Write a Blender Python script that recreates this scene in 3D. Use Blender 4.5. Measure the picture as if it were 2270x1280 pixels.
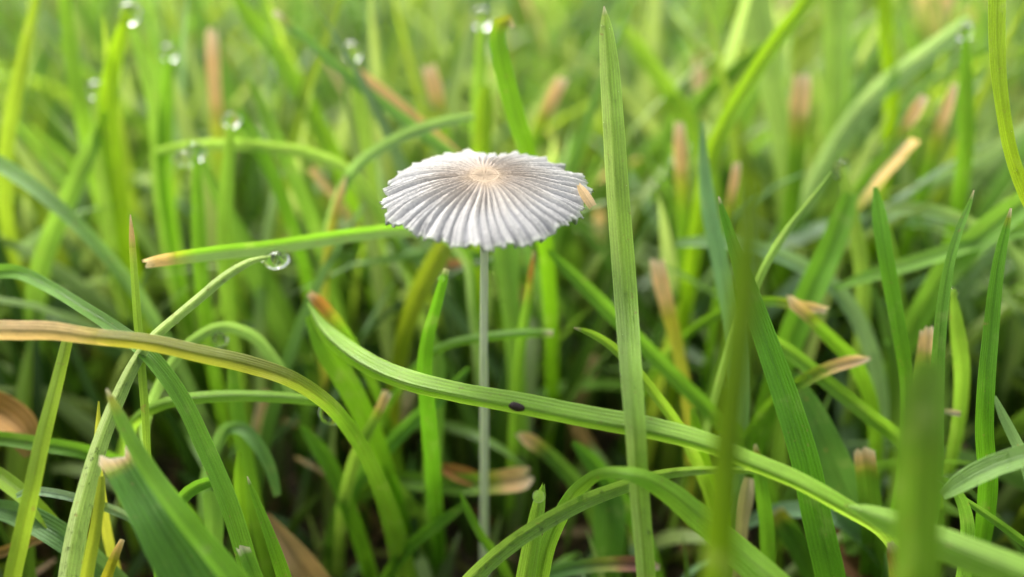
import bpy, math, random
import numpy as np
from mathutils import Vector

# ---------------------------------------------------------------- clear
for o in list(bpy.data.objects):
    bpy.data.objects.remove(o, do_unlink=True)
scene = bpy.context.scene
C = scene.collection
random.seed(7)
rng = np.random.default_rng(7)
U = 0.01                                   # layout below is in centimetres, the scene in metres

# ---------------------------------------------------------------- camera
PITCH = math.radians(33.0)
FPX = 1746.0                               # focal length in photo pixels (photo is 2270 wide)
HCAM = 11.22                               # camera height over the soil, cm
FOCUS = 9.55
cam_d = bpy.data.cameras.new('camera')
cam = bpy.data.objects.new('camera', cam_d)
C.objects.link(cam)
cam.location = (0, 0, HCAM * U)
cam.rotation_euler = (math.radians(90) - PITCH, 0, 0)
cam_d.sensor_width = 36.0
cam_d.lens = 36.0 * FPX / 2270.0
cam_d.clip_start = 0.003
cam_d.clip_end = 100.0
cam_d.dof.use_dof = True
cam_d.dof.focus_distance = FOCUS * U
cam_d.dof.aperture_fstop = cam_d.lens / 4.8      # 4.8 mm wide entrance pupil
scene.camera = cam

# ---------------------------------------------------------------- world and sun
SUN_EL, SUN_AZ = math.radians(48), math.radians(-26)     # behind the mushroom, a little left
world = bpy.data.worlds.new('World')
scene.world = world
world.use_nodes = True
wn, wl = world.node_tree.nodes, world.node_tree.links
bg = wn['Background']
sky = wn.new('ShaderNodeTexSky')
sky.sky_type = 'NISHITA'
sky.sun_disc = False
sky.sun_elevation = SUN_EL
sky.sun_rotation = SUN_AZ
sky.air_density = 1.0
sky.dust_density = 6.0
sky.ozone_density = 0.6
hs = wn.new('ShaderNodeHueSaturation')
hs.inputs['Saturation'].default_value = 0.22     # thin white cloud cover
wl.new(sky.outputs[0], hs.inputs['Color'])
wl.new(hs.outputs[0], bg.inputs['Color'])
bg.inputs['Strength'].default_value = 0.10
sun_d = bpy.data.lights.new('sun', 'SUN')
sun_d.energy = 1.5
sun_d.angle = math.radians(24)
sun_d.color = (1.0, 0.95, 0.86)
sun = bpy.data.objects.new('sun', sun_d)
C.objects.link(sun)
sdir = Vector((math.sin(SUN_AZ) * math.cos(SUN_EL), math.cos(SUN_AZ) * math.cos(SUN_EL), math.sin(SUN_EL)))
sun.rotation_euler = sdir.to_track_quat('Z', 'Y').to_euler()
vs = scene.view_settings
vs.view_transform = 'Standard'
vs.look = 'None'
vs.exposure = 1.58
vs.gamma = 1.0
vs.use_curve_mapping = False

# ---------------------------------------------------------------- helpers
CP, SP = math.cos(PITCH), math.sin(PITCH)
CAMP = np.array([0, 0, HCAM])

def P(px, py, d):
    """point that lies d cm in front of the camera, seen at photo pixel (px, py)"""
    a, b = (px - 1135.0) / FPX, (640.0 - py) / FPX
    return np.array([d * a, d * (CP + b * SP), HCAM + d * (b * CP - SP)])

def proj(p):
    q = p - CAMP
    d = q[..., 1] * CP - q[..., 2] * SP
    v = q[..., 1] * SP + q[..., 2] * CP
    return 1135 + FPX * q[..., 0] / d, 640 - FPX * v / d, d

def nrm(v):
    return v / (np.linalg.norm(v, axis=-1, keepdims=True) + 1e-12)

def tag(o, label=None, cat=None, group=None, kind=None):
    if label: o['label'] = label
    if cat: o['category'] = cat
    if group: o['group'] = group
    if kind: o['kind'] = kind
    return o

def mesh_obj(name, verts, faces, mat, parent=None, uv=None, col=None, smooth=True, extra=None):
    me = bpy.data.meshes.new(name)
    verts = np.asarray(verts, dtype=np.float64) * U
    me.from_pydata(verts.tolist(), [], faces.tolist() if hasattr(faces, 'tolist') else faces)
    if smooth:
        me.polygons.foreach_set('use_smooth', np.ones(len(me.polygons), dtype=bool))
    n = len(verts)
    if uv is not None:
        a = me.attributes.new('buv', 'FLOAT_VECTOR', 'POINT')
        b = np.zeros((n, 3), dtype=np.float32); b[:, :uv.shape[1]] = uv
        a.data.foreach_set('vector', b.ravel())
    if col is not None:
        a = me.attributes.new('col', 'FLOAT_COLOR', 'POINT')
        b = np.ones((n, 4), dtype=np.float32); b[:, :3] = col
        a.data.foreach_set('color', b.ravel())
    for k, arr in (extra or {}).items():
        a = me.attributes.new(k, 'FLOAT', 'POINT')
        a.data.foreach_set('value', np.asarray(arr, dtype=np.float32))
    me.materials.append(mat)
    me.update()
    o = bpy.data.objects.new(name, me)
    C.objects.link(o)
    if parent is not None:
        o.parent = parent
    return o

def empty(name, loc=(0, 0, 0)):
    o = bpy.data.objects.new(name, None)
    o.empty_display_size = 0.005
    o.location = tuple(np.asarray(loc) * U)
    C.objects.link(o)
    return o

def new_mat(name):
    m = bpy.data.materials.new(name)
    m.use_nodes = True
    nt = m.node_tree
    nt.nodes.clear()
    out = nt.nodes.new('ShaderNodeOutputMaterial')
    return m, nt, out

def node(nt, typ, **kw):
    n = nt.nodes.new(typ)
    for k, v in kw.items():
        setattr(n, k, v)
    return n

def math_n(nt, op, a, b=None, c=None):
    n = nt.nodes.new('ShaderNodeMath'); n.operation = op
    for i, x in enumerate((a, b, c)):
        if x is None: continue
        if isinstance(x, (int, float)): n.inputs[i].default_value = x
        else: nt.links.new(x, n.inputs[i])
    return n.outputs[0]

def mixc(nt, mode, fac, a, b):
    n = nt.nodes.new('ShaderNodeMix'); n.data_type = 'RGBA'; n.blend_type = mode
    for s, x in ((0, fac), (6, a), (7, b)):
        if isinstance(x, (int, float)): n.inputs[s].default_value = x
        elif isinstance(x, tuple): n.inputs[s].default_value = x
        else: nt.links.new(x, n.inputs[s])
    return n.outputs[2]

# ---------------------------------------------------------------- materials
def grass_material(name, veins=8.0, trans=0.46, rough=0.42, spec=0.5, bump=0.5):
    m, nt, out = new_mat(name)
    L = nt.links
    at = node(nt, 'ShaderNodeAttribute', attribute_name='col')
    uv = node(nt, 'ShaderNodeAttribute', attribute_name='buv')
    sep = node(nt, 'ShaderNodeSeparateXYZ')
    L.new(uv.outputs['Vector'], sep.inputs[0])
    u, v, sd = sep.outputs[0], sep.outputs[1], sep.outputs[2]
    # long veins: fine stripes across the width
    wob = node(nt, 'ShaderNodeTexNoise'); wob.inputs['Scale'].default_value = 1.0; wob.inputs['Detail'].default_value = 1
    cmb = node(nt, 'ShaderNodeCombineXYZ')
    L.new(math_n(nt, 'MULTIPLY', u, 5.0), cmb.inputs[0]); L.new(math_n(nt, 'MULTIPLY', v, 0.6), cmb.inputs[1]); L.new(sd, cmb.inputs[2])
    L.new(cmb.outputs[0], wob.inputs['Vector'])
    stripe = math_n(nt, 'SINE', math_n(nt, 'ADD', math_n(nt, 'MULTIPLY', u, 6.2832 * veins), math_n(nt, 'MULTIPLY', wob.outputs[0], 3.0)))
    # streaks and blotches
    cm2 = node(nt, 'ShaderNodeCombineXYZ')
    L.new(math_n(nt, 'MULTIPLY', u, 14.0), cm2.inputs[0]); L.new(math_n(nt, 'MULTIPLY', v, 2.2), cm2.inputs[1]); L.new(sd, cm2.inputs[2])
    stn = node(nt, 'ShaderNodeTexNoise'); stn.inputs['Scale'].default_value = 1.0; stn.inputs['Detail'].default_value = 4
    L.new(cm2.outputs[0], stn.inputs['Vector'])
    geo = node(nt, 'ShaderNodeNewGeometry')
    fine = node(nt, 'ShaderNodeTexNoise'); fine.inputs['Scale'].default_value = 5200; fine.inputs['Detail'].default_value = 2
    L.new(geo.outputs['Position'], fine.inputs['Vector'])
    blot = node(nt, 'ShaderNodeTexNoise'); blot.inputs['Scale'].default_value = 260; blot.inputs['Detail'].default_value = 3
    L.new(geo.outputs['Position'], blot.inputs['Vector'])
    f = math_n(nt, 'ADD', 1.0, math_n(nt, 'MULTIPLY', stripe, 0.06))
    f = math_n(nt, 'ADD', f, math_n(nt, 'MULTIPLY', math_n(nt, 'SUBTRACT', stn.outputs[0], 0.5), 0.55))
    f = math_n(nt, 'ADD', f, math_n(nt, 'MULTIPLY', math_n(nt, 'SUBTRACT', blot.outputs[0], 0.5), 0.4))
    f = math_n(nt, 'ADD', f, math_n(nt, 'MULTIPLY', math_n(nt, 'SUBTRACT', fine.outputs[0], 0.5), 0.35))
    # pale rim of the blade and a darker mid channel
    au = math_n(nt, 'ABSOLUTE', math_n(nt, 'SUBTRACT', math_n(nt, 'MULTIPLY', u, 2.0), 1.0))
    rim = math_n(nt, 'MULTIPLY', math_n(nt, 'POWER', au, 14.0), 0.35)
    mid = math_n(nt, 'MULTIPLY', math_n(nt, 'POWER', math_n(nt, 'SUBTRACT', 1.0, au), 16.0), -0.28)
    f = math_n(nt, 'ADD', f, math_n(nt, 'ADD', rim, mid))
    vm = node(nt, 'ShaderNodeVectorMath', operation='SCALE')
    L.new(at.outputs['Color'], vm.inputs[0]); L.new(f, vm.inputs['Scale'])
    spk = node(nt, 'ShaderNodeTexNoise'); spk.inputs['Scale'].default_value = 1100; spk.inputs['Detail'].default_value = 3
    L.new(geo.outputs['Position'], spk.inputs['Vector'])
    sm = node(nt, 'ShaderNodeMapRange'); sm.inputs[1].default_value = .66; sm.inputs[2].default_value = .76; sm.inputs[4].default_value = .55
    L.new(spk.outputs[0], sm.inputs[0])
    pale = node(nt, 'ShaderNodeMapRange'); pale.inputs[1].default_value = .60; pale.inputs[2].default_value = .80; pale.inputs[4].default_value = .35
    L.new(blot.outputs[0], pale.inputs[0])
    worn = mixc(nt, 'MIX', pale.outputs[0], vm.outputs[0], (.36, .40, .17, 1))
    worn = mixc(nt, 'MIX', sm.outputs[0], worn, (.30, .22, .09, 1))
    bmp = node(nt, 'ShaderNodeBump'); bmp.inputs['Strength'].default_value = bump; bmp.inputs['Distance'].default_value = 0.00025
    hgt = math_n(nt, 'ADD', math_n(nt, 'MULTIPLY', stripe, 0.4), math_n(nt, 'ADD', stn.outputs[0], math_n(nt, 'MULTIPLY', fine.outputs[0], 0.9)))
    L.new(hgt, bmp.inputs['Height'])
    pb = node(nt, 'ShaderNodeBsdfPrincipled')
    L.new(worn, pb.inputs['Base Color'])
    rr = math_n(nt, 'ADD', rough - 0.12, math_n(nt, 'MULTIPLY', blot.outputs[0], 0.3))
    L.new(rr, pb.inputs['Roughness'])
    pb.inputs['Specular IOR Level'].default_value = spec
    L.new(bmp.outputs[0], pb.inputs['Normal'])
    tr = node(nt, 'ShaderNodeBsdfTranslucent')
    tc = mixc(nt, 'MULTIPLY', 1.0, worn, (1.65, 1.5, 1.0, 1))
    L.new(tc, tr.inputs['Color'])
    ms = node(nt, 'ShaderNodeMixShader'); ms.inputs[0].default_value = trans
    L.new(pb.outputs[0], ms.inputs[1]); L.new(tr.outputs[0], ms.inputs[2])
    L.new(ms.outputs[0], out.inputs['Surface'])
    return m

def field_material(name, trans=.5, rough=.42):
    m, nt, out = new_mat(name)
    L = nt.links
    at = node(nt, 'ShaderNodeAttribute', attribute_name='col')
    uv = node(nt, 'ShaderNodeAttribute', attribute_name='buv')
    mp = node(nt, 'ShaderNodeMapping'); mp.inputs['Scale'].default_value = (7, .8, 1)
    L.new(uv.outputs['Vector'], mp.inputs['Vector'])
    n = node(nt, 'ShaderNodeTexNoise'); n.inputs['Scale'].default_value = 1; n.inputs['Detail'].default_value = 2
    L.new(mp.outputs[0], n.inputs['Vector'])
    vm = node(nt, 'ShaderNodeVectorMath', operation='SCALE')
    L.new(at.outputs['Color'], vm.inputs[0]); L.new(math_n(nt, 'ADD', .7, math_n(nt, 'MULTIPLY', n.outputs[0], .6)), vm.inputs['Scale'])
    pb = node(nt, 'ShaderNodeBsdfPrincipled'); pb.inputs['Roughness'].default_value = rough
    L.new(vm.outputs[0], pb.inputs['Base Color'])
    tr = node(nt, 'ShaderNodeBsdfTranslucent')
    L.new(mixc(nt, 'MULTIPLY', 1.0, vm.outputs[0], (1.65, 1.5, 1.0, 1)), tr.inputs['Color'])
    ms = node(nt, 'ShaderNodeMixShader'); ms.inputs[0].default_value = trans
    L.new(pb.outputs[0], ms.inputs[1]); L.new(tr.outputs[0], ms.inputs[2])
    L.new(ms.outputs[0], out.inputs['Surface'])
    return m
M_FIELD = field_material('lawn_leaf')
M_GRASS = grass_material('grass_leaf')
M_DRY = grass_material('dry_leaf', veins=6.0, trans=0.3, rough=0.7, spec=0.25, bump=0.5)

def water_material():
    m, nt, out = new_mat('dew_water')
    g = node(nt, 'ShaderNodeBsdfGlass'); g.inputs['IOR'].default_value = 1.33; g.inputs['Roughness'].default_value = 0.0
    g.inputs['Color'].default_value = (1, 1, 1, 1)
    nt.links.new(g.outputs[0], out.inputs['Surface'])
    return m
M_WATER = water_material()

def soil_material():
    m, nt, out = new_mat('soil')
    L = nt.links
    geo = node(nt, 'ShaderNodeNewGeometry')
    n1 = node(nt, 'ShaderNodeTexNoise'); n1.inputs['Scale'].default_value = 420; n1.inputs['Detail'].default_value = 8
    n2 = node(nt, 'ShaderNodeTexNoise'); n2.inputs['Scale'].default_value = 60; n2.inputs['Detail'].default_value = 4
    L.new(geo.outputs['Position'], n1.inputs['Vector']); L.new(geo.outputs['Position'], n2.inputs['Vector'])
    cr = node(nt, 'ShaderNodeValToRGB')
    cr.color_ramp.elements[0].position = .3; cr.color_ramp.elements[0].color = (.018, .012, .007, 1)
    cr.color_ramp.elements[1].position = .75; cr.color_ramp.elements[1].color = (.11, .065, .032, 1)
    L.new(n1.outputs[0], cr.inputs[0])
    c = mixc(nt, 'MIX', math_n(nt, 'MULTIPLY', n2.outputs[0], .5), cr.outputs[0], (.03, .045, .012, 1))
    pb = node(nt, 'ShaderNodeBsdfPrincipled'); pb.inputs['Roughness'].default_value = .85
    L.new(c, pb.inputs['Base Color'])
    b = node(nt, 'ShaderNodeBump'); b.inputs['Strength'].default_value = 1; b.inputs['Distance'].default_value = .001
    L.new(n1.outputs[0], b.inputs['Height']); L.new(b.outputs[0], pb.inputs['Normal'])
    L.new(pb.outputs[0], out.inputs['Surface'])
    return m
M_SOIL = soil_material()

def cap_material():
    """r = distance from the centre 0..1, crest = 1 on a pleat's crest, 0 in the furrow"""
    m, nt, out = new_mat('mushroom_cap')
    L = nt.links
    at = node(nt, 'ShaderNodeAttribute', attribute_name='buv')
    sep = node(nt, 'ShaderNodeSeparateXYZ'); L.new(at.outputs['Vector'], sep.inputs[0])
    r, crest, edge = sep.outputs[0], sep.outputs[1], sep.outputs[2]
    geo = node(nt, 'ShaderNodeNewGeometry')
    fl = node(nt, 'ShaderNodeTexNoise'); fl.inputs['Scale'].default_value = 2600; fl.inputs['Detail'].default_value = 4; fl.inputs['Roughness'].default_value = .65
    L.new(geo.outputs['Position'], fl.inputs['Vector'])
    bl = node(nt, 'ShaderNodeTexNoise'); bl.inputs['Scale'].default_value = 420; bl.inputs['Detail'].default_value = 3
    L.new(geo.outputs['Position'], bl.inputs['Vector'])
    # flesh: grey in the furrows' flanks, pale on the crests
    c = mixc(nt, 'MIX', math_n(nt, 'MULTIPLY', crest, math_n(nt, 'ADD', .35, fl.outputs[0])), (.35, .355, .38, 1), (.66, .65, .615, 1))
    # tan towards the centre, reaching further along the crests
    rr = math_n(nt, 'SUBTRACT', r, math_n(nt, 'ADD', math_n(nt, 'MULTIPLY', crest, .20), math_n(nt, 'MULTIPLY', bl.outputs[0], .10)))
    ramp = node(nt, 'ShaderNodeValToRGB')
    e = ramp.color_ramp.elements
    e[0].position = 0.0; e[0].color = (1, 1, 1, 1)
    e[1].position = 0.55; e[1].color = (0, 0, 0, 1)
    e.new(.10).color = (.85, .85, .85, 1); e.new(.24).color = (.34, .34, .34, 1)
    L.new(rr, ramp.inputs[0])
    c = mixc(nt, 'MIX', ramp.outputs[0], c, (.47, .36, .24, 1))
    core = node(nt, 'ShaderNodeMapRange'); core.inputs[1].default_value = .17; core.inputs[2].default_value = .05; core.interpolation_type = 'SMOOTHSTEP'
    L.new(r, core.inputs[0])
    c = mixc(nt, 'MIX', core.outputs[0], c, (.315, .245, .17, 1))
    c = mixc(nt, 'MIX', math_n(nt, 'MULTIPLY', edge, .7), c, (.68, .73, .60, 1))
    f = math_n(nt, 'ADD', .80, math_n(nt, 'MULTIPLY', fl.outputs[0], .40))
    vm = node(nt, 'ShaderNodeVectorMath', operation='SCALE'); L.new(c, vm.inputs[0]); L.new(f, vm.inputs['Scale'])
    pb = node(nt, 'ShaderNodeBsdfPrincipled'); pb.inputs['Roughness'].default_value = .8; pb.inputs['Specular IOR Level'].default_value = .2
    L.new(vm.outputs[0], pb.inputs['Base Color'])
    b = node(nt, 'ShaderNodeBump'); b.inputs['Strength'].default_value = .55; b.inputs['Distance'].default_value = .00022
    L.new(fl.outputs[0], b.inputs['Height']); L.new(b.outputs[0], pb.inputs['Normal'])
    tr = node(nt, 'ShaderNodeBsdfTranslucent'); L.new(vm.outputs[0], tr.inputs['Color'])
    ms = node(nt, 'ShaderNodeMixShader'); ms.inputs[0].default_value = .18
    L.new(pb.outputs[0], ms.inputs[1]); L.new(tr.outputs[0], ms.inputs[2])
    L.new(ms.outputs[0], out.inputs['Surface'])
    return m
M_CAP = cap_material()

def simple_mat(name, col, rough=.6, spec=.3, scale=900, var=.35, sss=0.0, stretch=None, bump=.3):
    m, nt, out = new_mat(name)
    L = nt.links
    tc = node(nt, 'ShaderNodeNewGeometry')
    vec = tc.outputs['Position']
    if stretch:
        mp = node(nt, 'ShaderNodeMapping'); mp.inputs['Scale'].default_value = stretch
        L.new(vec, mp.inputs['Vector']); vec = mp.outputs[0]
    n = node(nt, 'ShaderNodeTexNoise'); n.inputs['Scale'].default_value = scale; n.inputs['Detail'].default_value = 4
    L.new(vec, n.inputs['Vector'])
    f = math_n(nt, 'ADD', 1 - var / 2, math_n(nt, 'MULTIPLY', n.outputs[0], var))
    vm = node(nt, 'ShaderNodeVectorMath', operation='SCALE'); vm.inputs[0].default_value = col; L.new(f, vm.inputs['Scale'])
    pb = node(nt, 'ShaderNodeBsdfPrincipled'); pb.inputs['Roughness'].default_value = rough
    pb.inputs['Specular IOR Level'].default_value = spec
    L.new(vm.outputs[0], pb.inputs['Base Color'])
    if sss:
        pb.inputs['Subsurface Weight'].default_value = sss
        pb.inputs['Subsurface Radius'].default_value = (1, 1, .8)
        pb.inputs['Subsurface Scale'].default_value = .0006
    b = node(nt, 'ShaderNodeBump'); b.inputs['Strength'].default_value = bump; b.inputs['Distance'].default_value = .0001
    L.new(n.outputs[0], b.inputs['Height']); L.new(b.outputs[0], pb.inputs['Normal'])
    L.new(pb.outputs[0], out.inputs['Surface'])
    return m
M_STEM = simple_mat('mushroom_stem', (.70, .735, .55), .45, .4, 1500, .35, sss=.5, stretch=(1, 1, .08))
M_GILL = simple_mat('mushroom_gill', (.33, .31, .30), .8, .2)
M_SPOT = simple_mat('dark_scab', (.028, .012, .014), .35, .5, 3000, .8, bump=1.0)

# ---------------------------------------------------------------- ground
def build_ground():
    a = np.concatenate([[-2000, -900, -400, -200, -120], np.linspace(-80, 80, 161), [120, 200, 400, 900, 2000]])
    X, Y = np.meshgrid(a, a, indexing='ij')
    Y = Y + 20
    Z = .10 * np.sin(X * 1.7 + 2 * np.sin(Y * .9)) * np.sin(Y * 1.3 + X * .4) + .10 * np.sin(X * .5) * np.cos(Y * .43)
    Z = Z + rng.normal(0, .05, Z.shape) - .22
    n = len(a)
    V = np.stack([X, Y, Z], -1).reshape(-1, 3)
    idx = np.arange(n * n).reshape(n, n)
    F = np.stack([idx[:-1, :-1], idx[1:, :-1], idx[1:, 1:], idx[:-1, 1:]], -1).reshape(-1, 4)
    o = mesh_obj('ground', V, F, M_SOIL)
    tag(o, 'dark brown soil under the grass', kind='structure')
build_ground()

# ---------------------------------------------------------------- mushroom
CAPC = P(1075, 428, 9.63)                  # centre of the cap's rim plane
CAPR = 1.245

def build_mushroom():
    root = empty('mushroom', (CAPC[0], CAPC[1] - 1.5, 0))
    tag(root, 'small pale grey pleated mushroom with tan centre standing on a thin white stalk', 'mushroom')
    R0 = np.array(root.location) / U
    NP = 50
    r_ = random.Random(3)
    b = np.cumsum([1 + r_.uniform(-.28, .28) for _ in range(NP)]); b = np.concatenate([[0], b]) / b[-1]
    S = 14
    ang, ph, pid = [], [], []
    for k in range(NP):
        for j in range(S):
            x = j / S
            ang.append(2 * math.pi * (b[k] + (b[k + 1] - b[k]) * x)); ph.append(x); pid.append(k)
    ang, ph, pid = map(np.array, (ang, ph, pid))
    NA = len(ang)
    rr = np.concatenate([[.0], np.linspace(.02, .14, 10), np.linspace(.165, .93, 50), [.945, .96, .973, .984, .993, 1.0]])
    NR = len(rr)
    skew = np.array([r_.uniform(.42, .58) for _ in range(NP)])[pid]
    depth = np.array([r_.uniform(.75, 1.25) for _ in range(NP)])[pid]
    sec = np.array([r_.choice([9, 9, .45, .55, .65, .5]) for _ in range(NP)])[pid]
    reach = np.array([r_.gauss(0, .012) for _ in range(NP)])[pid]
    bendz = np.array([r_.gauss(0, .012) for _ in range(NP)])[pid]
    tri = np.where(ph < skew, ph / skew, (1 - ph) / (1 - skew))          # 0 in furrow .. 1 on crest
    # ragged fringe along the rim
    jag = rng.normal(0, 1, NA); jag = (jag + np.roll(jag, 1) * .6)
    jag = jag * .010
    lump = sum(a * np.sin(k * ang + p) for k, a, p in ((3, .014, .4), (5, .012, 2.2), (7, .010, 1.1), (11, .007, .3)))
    notch = np.zeros(NA)
    for a0, w, dpt in ((math.radians(247), .035, .05), (math.radians(316), .05, .05), (math.radians(196), .03, .04), (math.radians(158), .04, .05), (math.radians(262), .02, .035), (math.radians(30), .05, .03)):
        dd = np.abs((ang - a0 + math.pi) % (2 * math.pi) - math.pi)
        notch -= dpt * np.clip(1 - dd / w, 0, 1)
    V = np.zeros((NR, NA, 3)); UV = np.zeros((NR, NA, 3))
    wa = .010 * np.sin(3 * ang + 1) + .012 * np.sin(7 * ang)
    for i, r in enumerate(rr):
        g = np.clip((r - .12) / .40, 0, 1); g = g * g * (3 - 2 * g)
        crest = tri ** .62
        amp = .060 * g * depth
        s2 = np.clip((r - sec) / .25, 0, 1) * np.clip(1 - np.abs(ph - skew) / .15, 0, 1)    # a second furrow splitting some crests
        z = .205 * (1 - r ** 1.75) - .014 * math.exp(-(r / .10) ** 2)
        z = z + .0025 * np.sin(ang * 9 + 2 * np.sin(ang * 4)) * np.clip(r / .06, 0, 1) * np.clip((.2 - r) / .1, 0, 1)
        z = z + amp * (crest - .55) - .030 * s2 * depth
        wob = .006 * np.sin(9 * r + pid * 1.7) * g
        rim = np.clip((r - .80) / .2, 0, 1) ** 2
        z = z + (bendz * 2 - .018) * rim + wa * r ** 3
        z = z + (rng.normal(0, .0020, NA) if r > .15 else 0)
        rad = r * (1 + (lump + reach + .020 * (crest - .5)) * r ** 3) + (jag + notch) * np.clip((r - .93) / .07, 0, 1)
        th = ang + .03 * np.sin(6 * r + 1) * g + wob
        V[i] = np.stack([rad * np.cos(th), rad * np.sin(th), z + np.zeros(NA)], -1)
        UV[i, :, 0] = r; UV[i, :, 1] = (crest * g - .6 * s2) * (g > 0) ; UV[i, :, 2] = np.clip((r - .955) / .045, 0, 1)
    V *= CAPR
    ti = math.radians(0.5)                                             # tips a little towards the camera
    ro = math.radians(.8)
    Y, Z = V[..., 1] * math.cos(ti) - V[..., 2] * math.sin(ti) * -1 * -1, V[..., 2] * math.cos(ti) + V[..., 1] * math.sin(ti)
    V[..., 1], V[..., 2] = Y, Z
    V[..., 2] = V[..., 2] + V[..., 0] * math.sin(ro)
    off = CAPC - R0
    V = V + off
    idx = np.arange(NR * NA).reshape(NR, NA)
    def quads(i0, i1):
        a = idx[i0:i1]; bq = idx[i0 + 1:i1 + 1]
        return np.stack([a, bq, np.roll(bq, -1, 1), np.roll(a, -1, 1)], -1).reshape(-1, 4)
    split = int(np.searchsorted(rr, .12))
    def sub(name, i0, i1, parent):
        F = quads(i0, i1) - i0 * NA
        return mesh_obj(name, V[i0:i1 + 1].reshape(-1, 3), F, M_CAP, parent, uv=UV[i0:i1 + 1].reshape(-1, 3))
    cap = sub('cap', split, NR - 1, root)
    sm = cap.modifiers.new('thickness', 'SOLIDIFY'); sm.thickness = .00022; sm.offset = -1
    disc = sub('centre_disc', 0, split, cap)
    d2 = disc.modifiers.new('thickness', 'SOLIDIFY'); d2.thickness = .00022; d2.offset = -1
    disc['label'] = 'tan sunken disc in the middle of the cap'
    # gills under the cap
    gv, gf = [], []
    for k in range(NP):
        a = 2 * math.pi * b[k]
        n0 = len(gv)
        for r in np.linspace(.12, .93, 12):
            base = .205 * (1 - r ** 1.75) - .045
            hgt = .085 * math.sin(math.pi * min(1, (r - .08) / .9)) + .01
            for z in (base, base - hgt):
                p = np.array([r * math.cos(a), r * math.sin(a), z]) * CAPR
                gv.append([p[0], p[1] * math.cos(ti) - p[2] * math.sin(ti), p[2] * math.cos(ti) + p[1] * math.sin(ti)])
        for q in range(11):
            i = n0 + 2 * q
            gf.append([i, i + 2, i + 3, i + 1])
    gills = mesh_obj('gills', np.array(gv) + off, gf, M_GILL, root)
    g = gills.modifiers.new('thickness', 'SOLIDIFY'); g.thickness = .0001
    # stalk
    top = CAPC + np.array([0, 0, .16])
    sv, n, m = [], 60, 20
    for i in range(n + 1):
        t = i / n
        z = top[2] * (1 - t) - .25 * t
        zz = top[2] - z
        rad = (.0475 + .026 * t + .035 * max(0, t - .93) / .07) * (1 - .0 * t)
        rad *= 1 + .03 * math.sin(17 * t) + (.5 * max(0, .06 - t) / .06)
        cx = top[0] + (P(1068, 640, 10.2)[0] - top[0]) * min(1, t * 3) + .03 * math.sin(6 * t) * t
        cy = top[1] - 1.55 * t + .25 * math.sin(t * 3.0)
        for j in range(m):
            a = 2 * math.pi * j / m
            fl = 1 + .04 * math.sin(5 * a + 1) * .5
            sv.append([cx + rad * fl * math.cos(a), cy + rad * fl * math.sin(a), z])
    sf = []
    for i in range(n):
        for j in range(m):
            a0, a1 = i * m + j, i * m + (j + 1) % m
            sf.append([a0, a0 + m, a1 + m, a1])
    mesh_obj('stem', np.array(sv) - R0, sf, M_STEM, root)
build_mushroom()

# ---------------------------------------------------------------- grass blades
COL = dict(mid=(.120, .265, .016), yel=(.235, .370, .014), dark=(.062, .180, .012), pale=(.245, .390, .090), blue=(.150, .290, .120),
           olive=(.270, .290, .030), straw=(.62, .44, .22), tan=(.72, .48, .25), brown=(.22, .105, .045), orange=(.52, .25, .06),
           lime=(.190, .370, .020), white=(.75, .70, .58), purple=(.22, .09, .10))

def catmull(p, n):
    p = np.asarray(p, dtype=float)
    seg = np.linalg.norm(np.diff(p[:, :3], axis=0), axis=1)
    s = np.concatenate([[0], np.cumsum(np.maximum(seg, 1e-6))])
    t = np.linspace(0, s[-1], n)
    m = np.zeros_like(p)                                               # finite-difference tangents
    for i in range(len(p)):
        if i == 0: m[i] = (p[1] - p[0]) / (s[1] - s[0])
        elif i == len(p) - 1: m[i] = (p[-1] - p[-2]) / (s[-1] - s[-2])
        else:
            h0, h1 = s[i] - s[i - 1], s[i + 1] - s[i]
            m[i] = ((p[i] - p[i - 1]) / h0 * h1 + (p[i + 1] - p[i]) / h1 * h0) / (h0 + h1)
    k = np.clip(np.searchsorted(s, t, side='right') - 1, 0, len(p) - 2)
    h = (s[k + 1] - s[k])[:, None]
    x = ((t - s[k])[:, None]) / h
    out = (2 * x**3 - 3 * x**2 + 1) * p[k] + (x**3 - 2 * x**2 + x) * h * m[k] + (-2 * x**3 + 3 * x**2) * p[k + 1] + (x**3 - x**2) * h * m[k + 1]
    return out, t

GB = 'grass blades around the mushroom'
def add_root(pts, w):
    """carry a blade's last point down to the soil"""
    pts = [np.array(p, float) for p in pts]; w = list(w)
    t = nrm(pts[-1] - pts[-2])
    p = pts[-1].copy()
    ww = w[-1]
    guard = 0
    while p[2] > -.25 and guard < 40:
        t = nrm(t * .72 + np.array([0, 0, -1.0]) * .34)
        if t[2] > -.15: t[2] -= .25; t = nrm(t)
        p = p + t * .7
        ww = max(ww * .97, .12)
        pts.append(p.copy()); w.append(ww); guard += 1
    return pts, w

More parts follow.
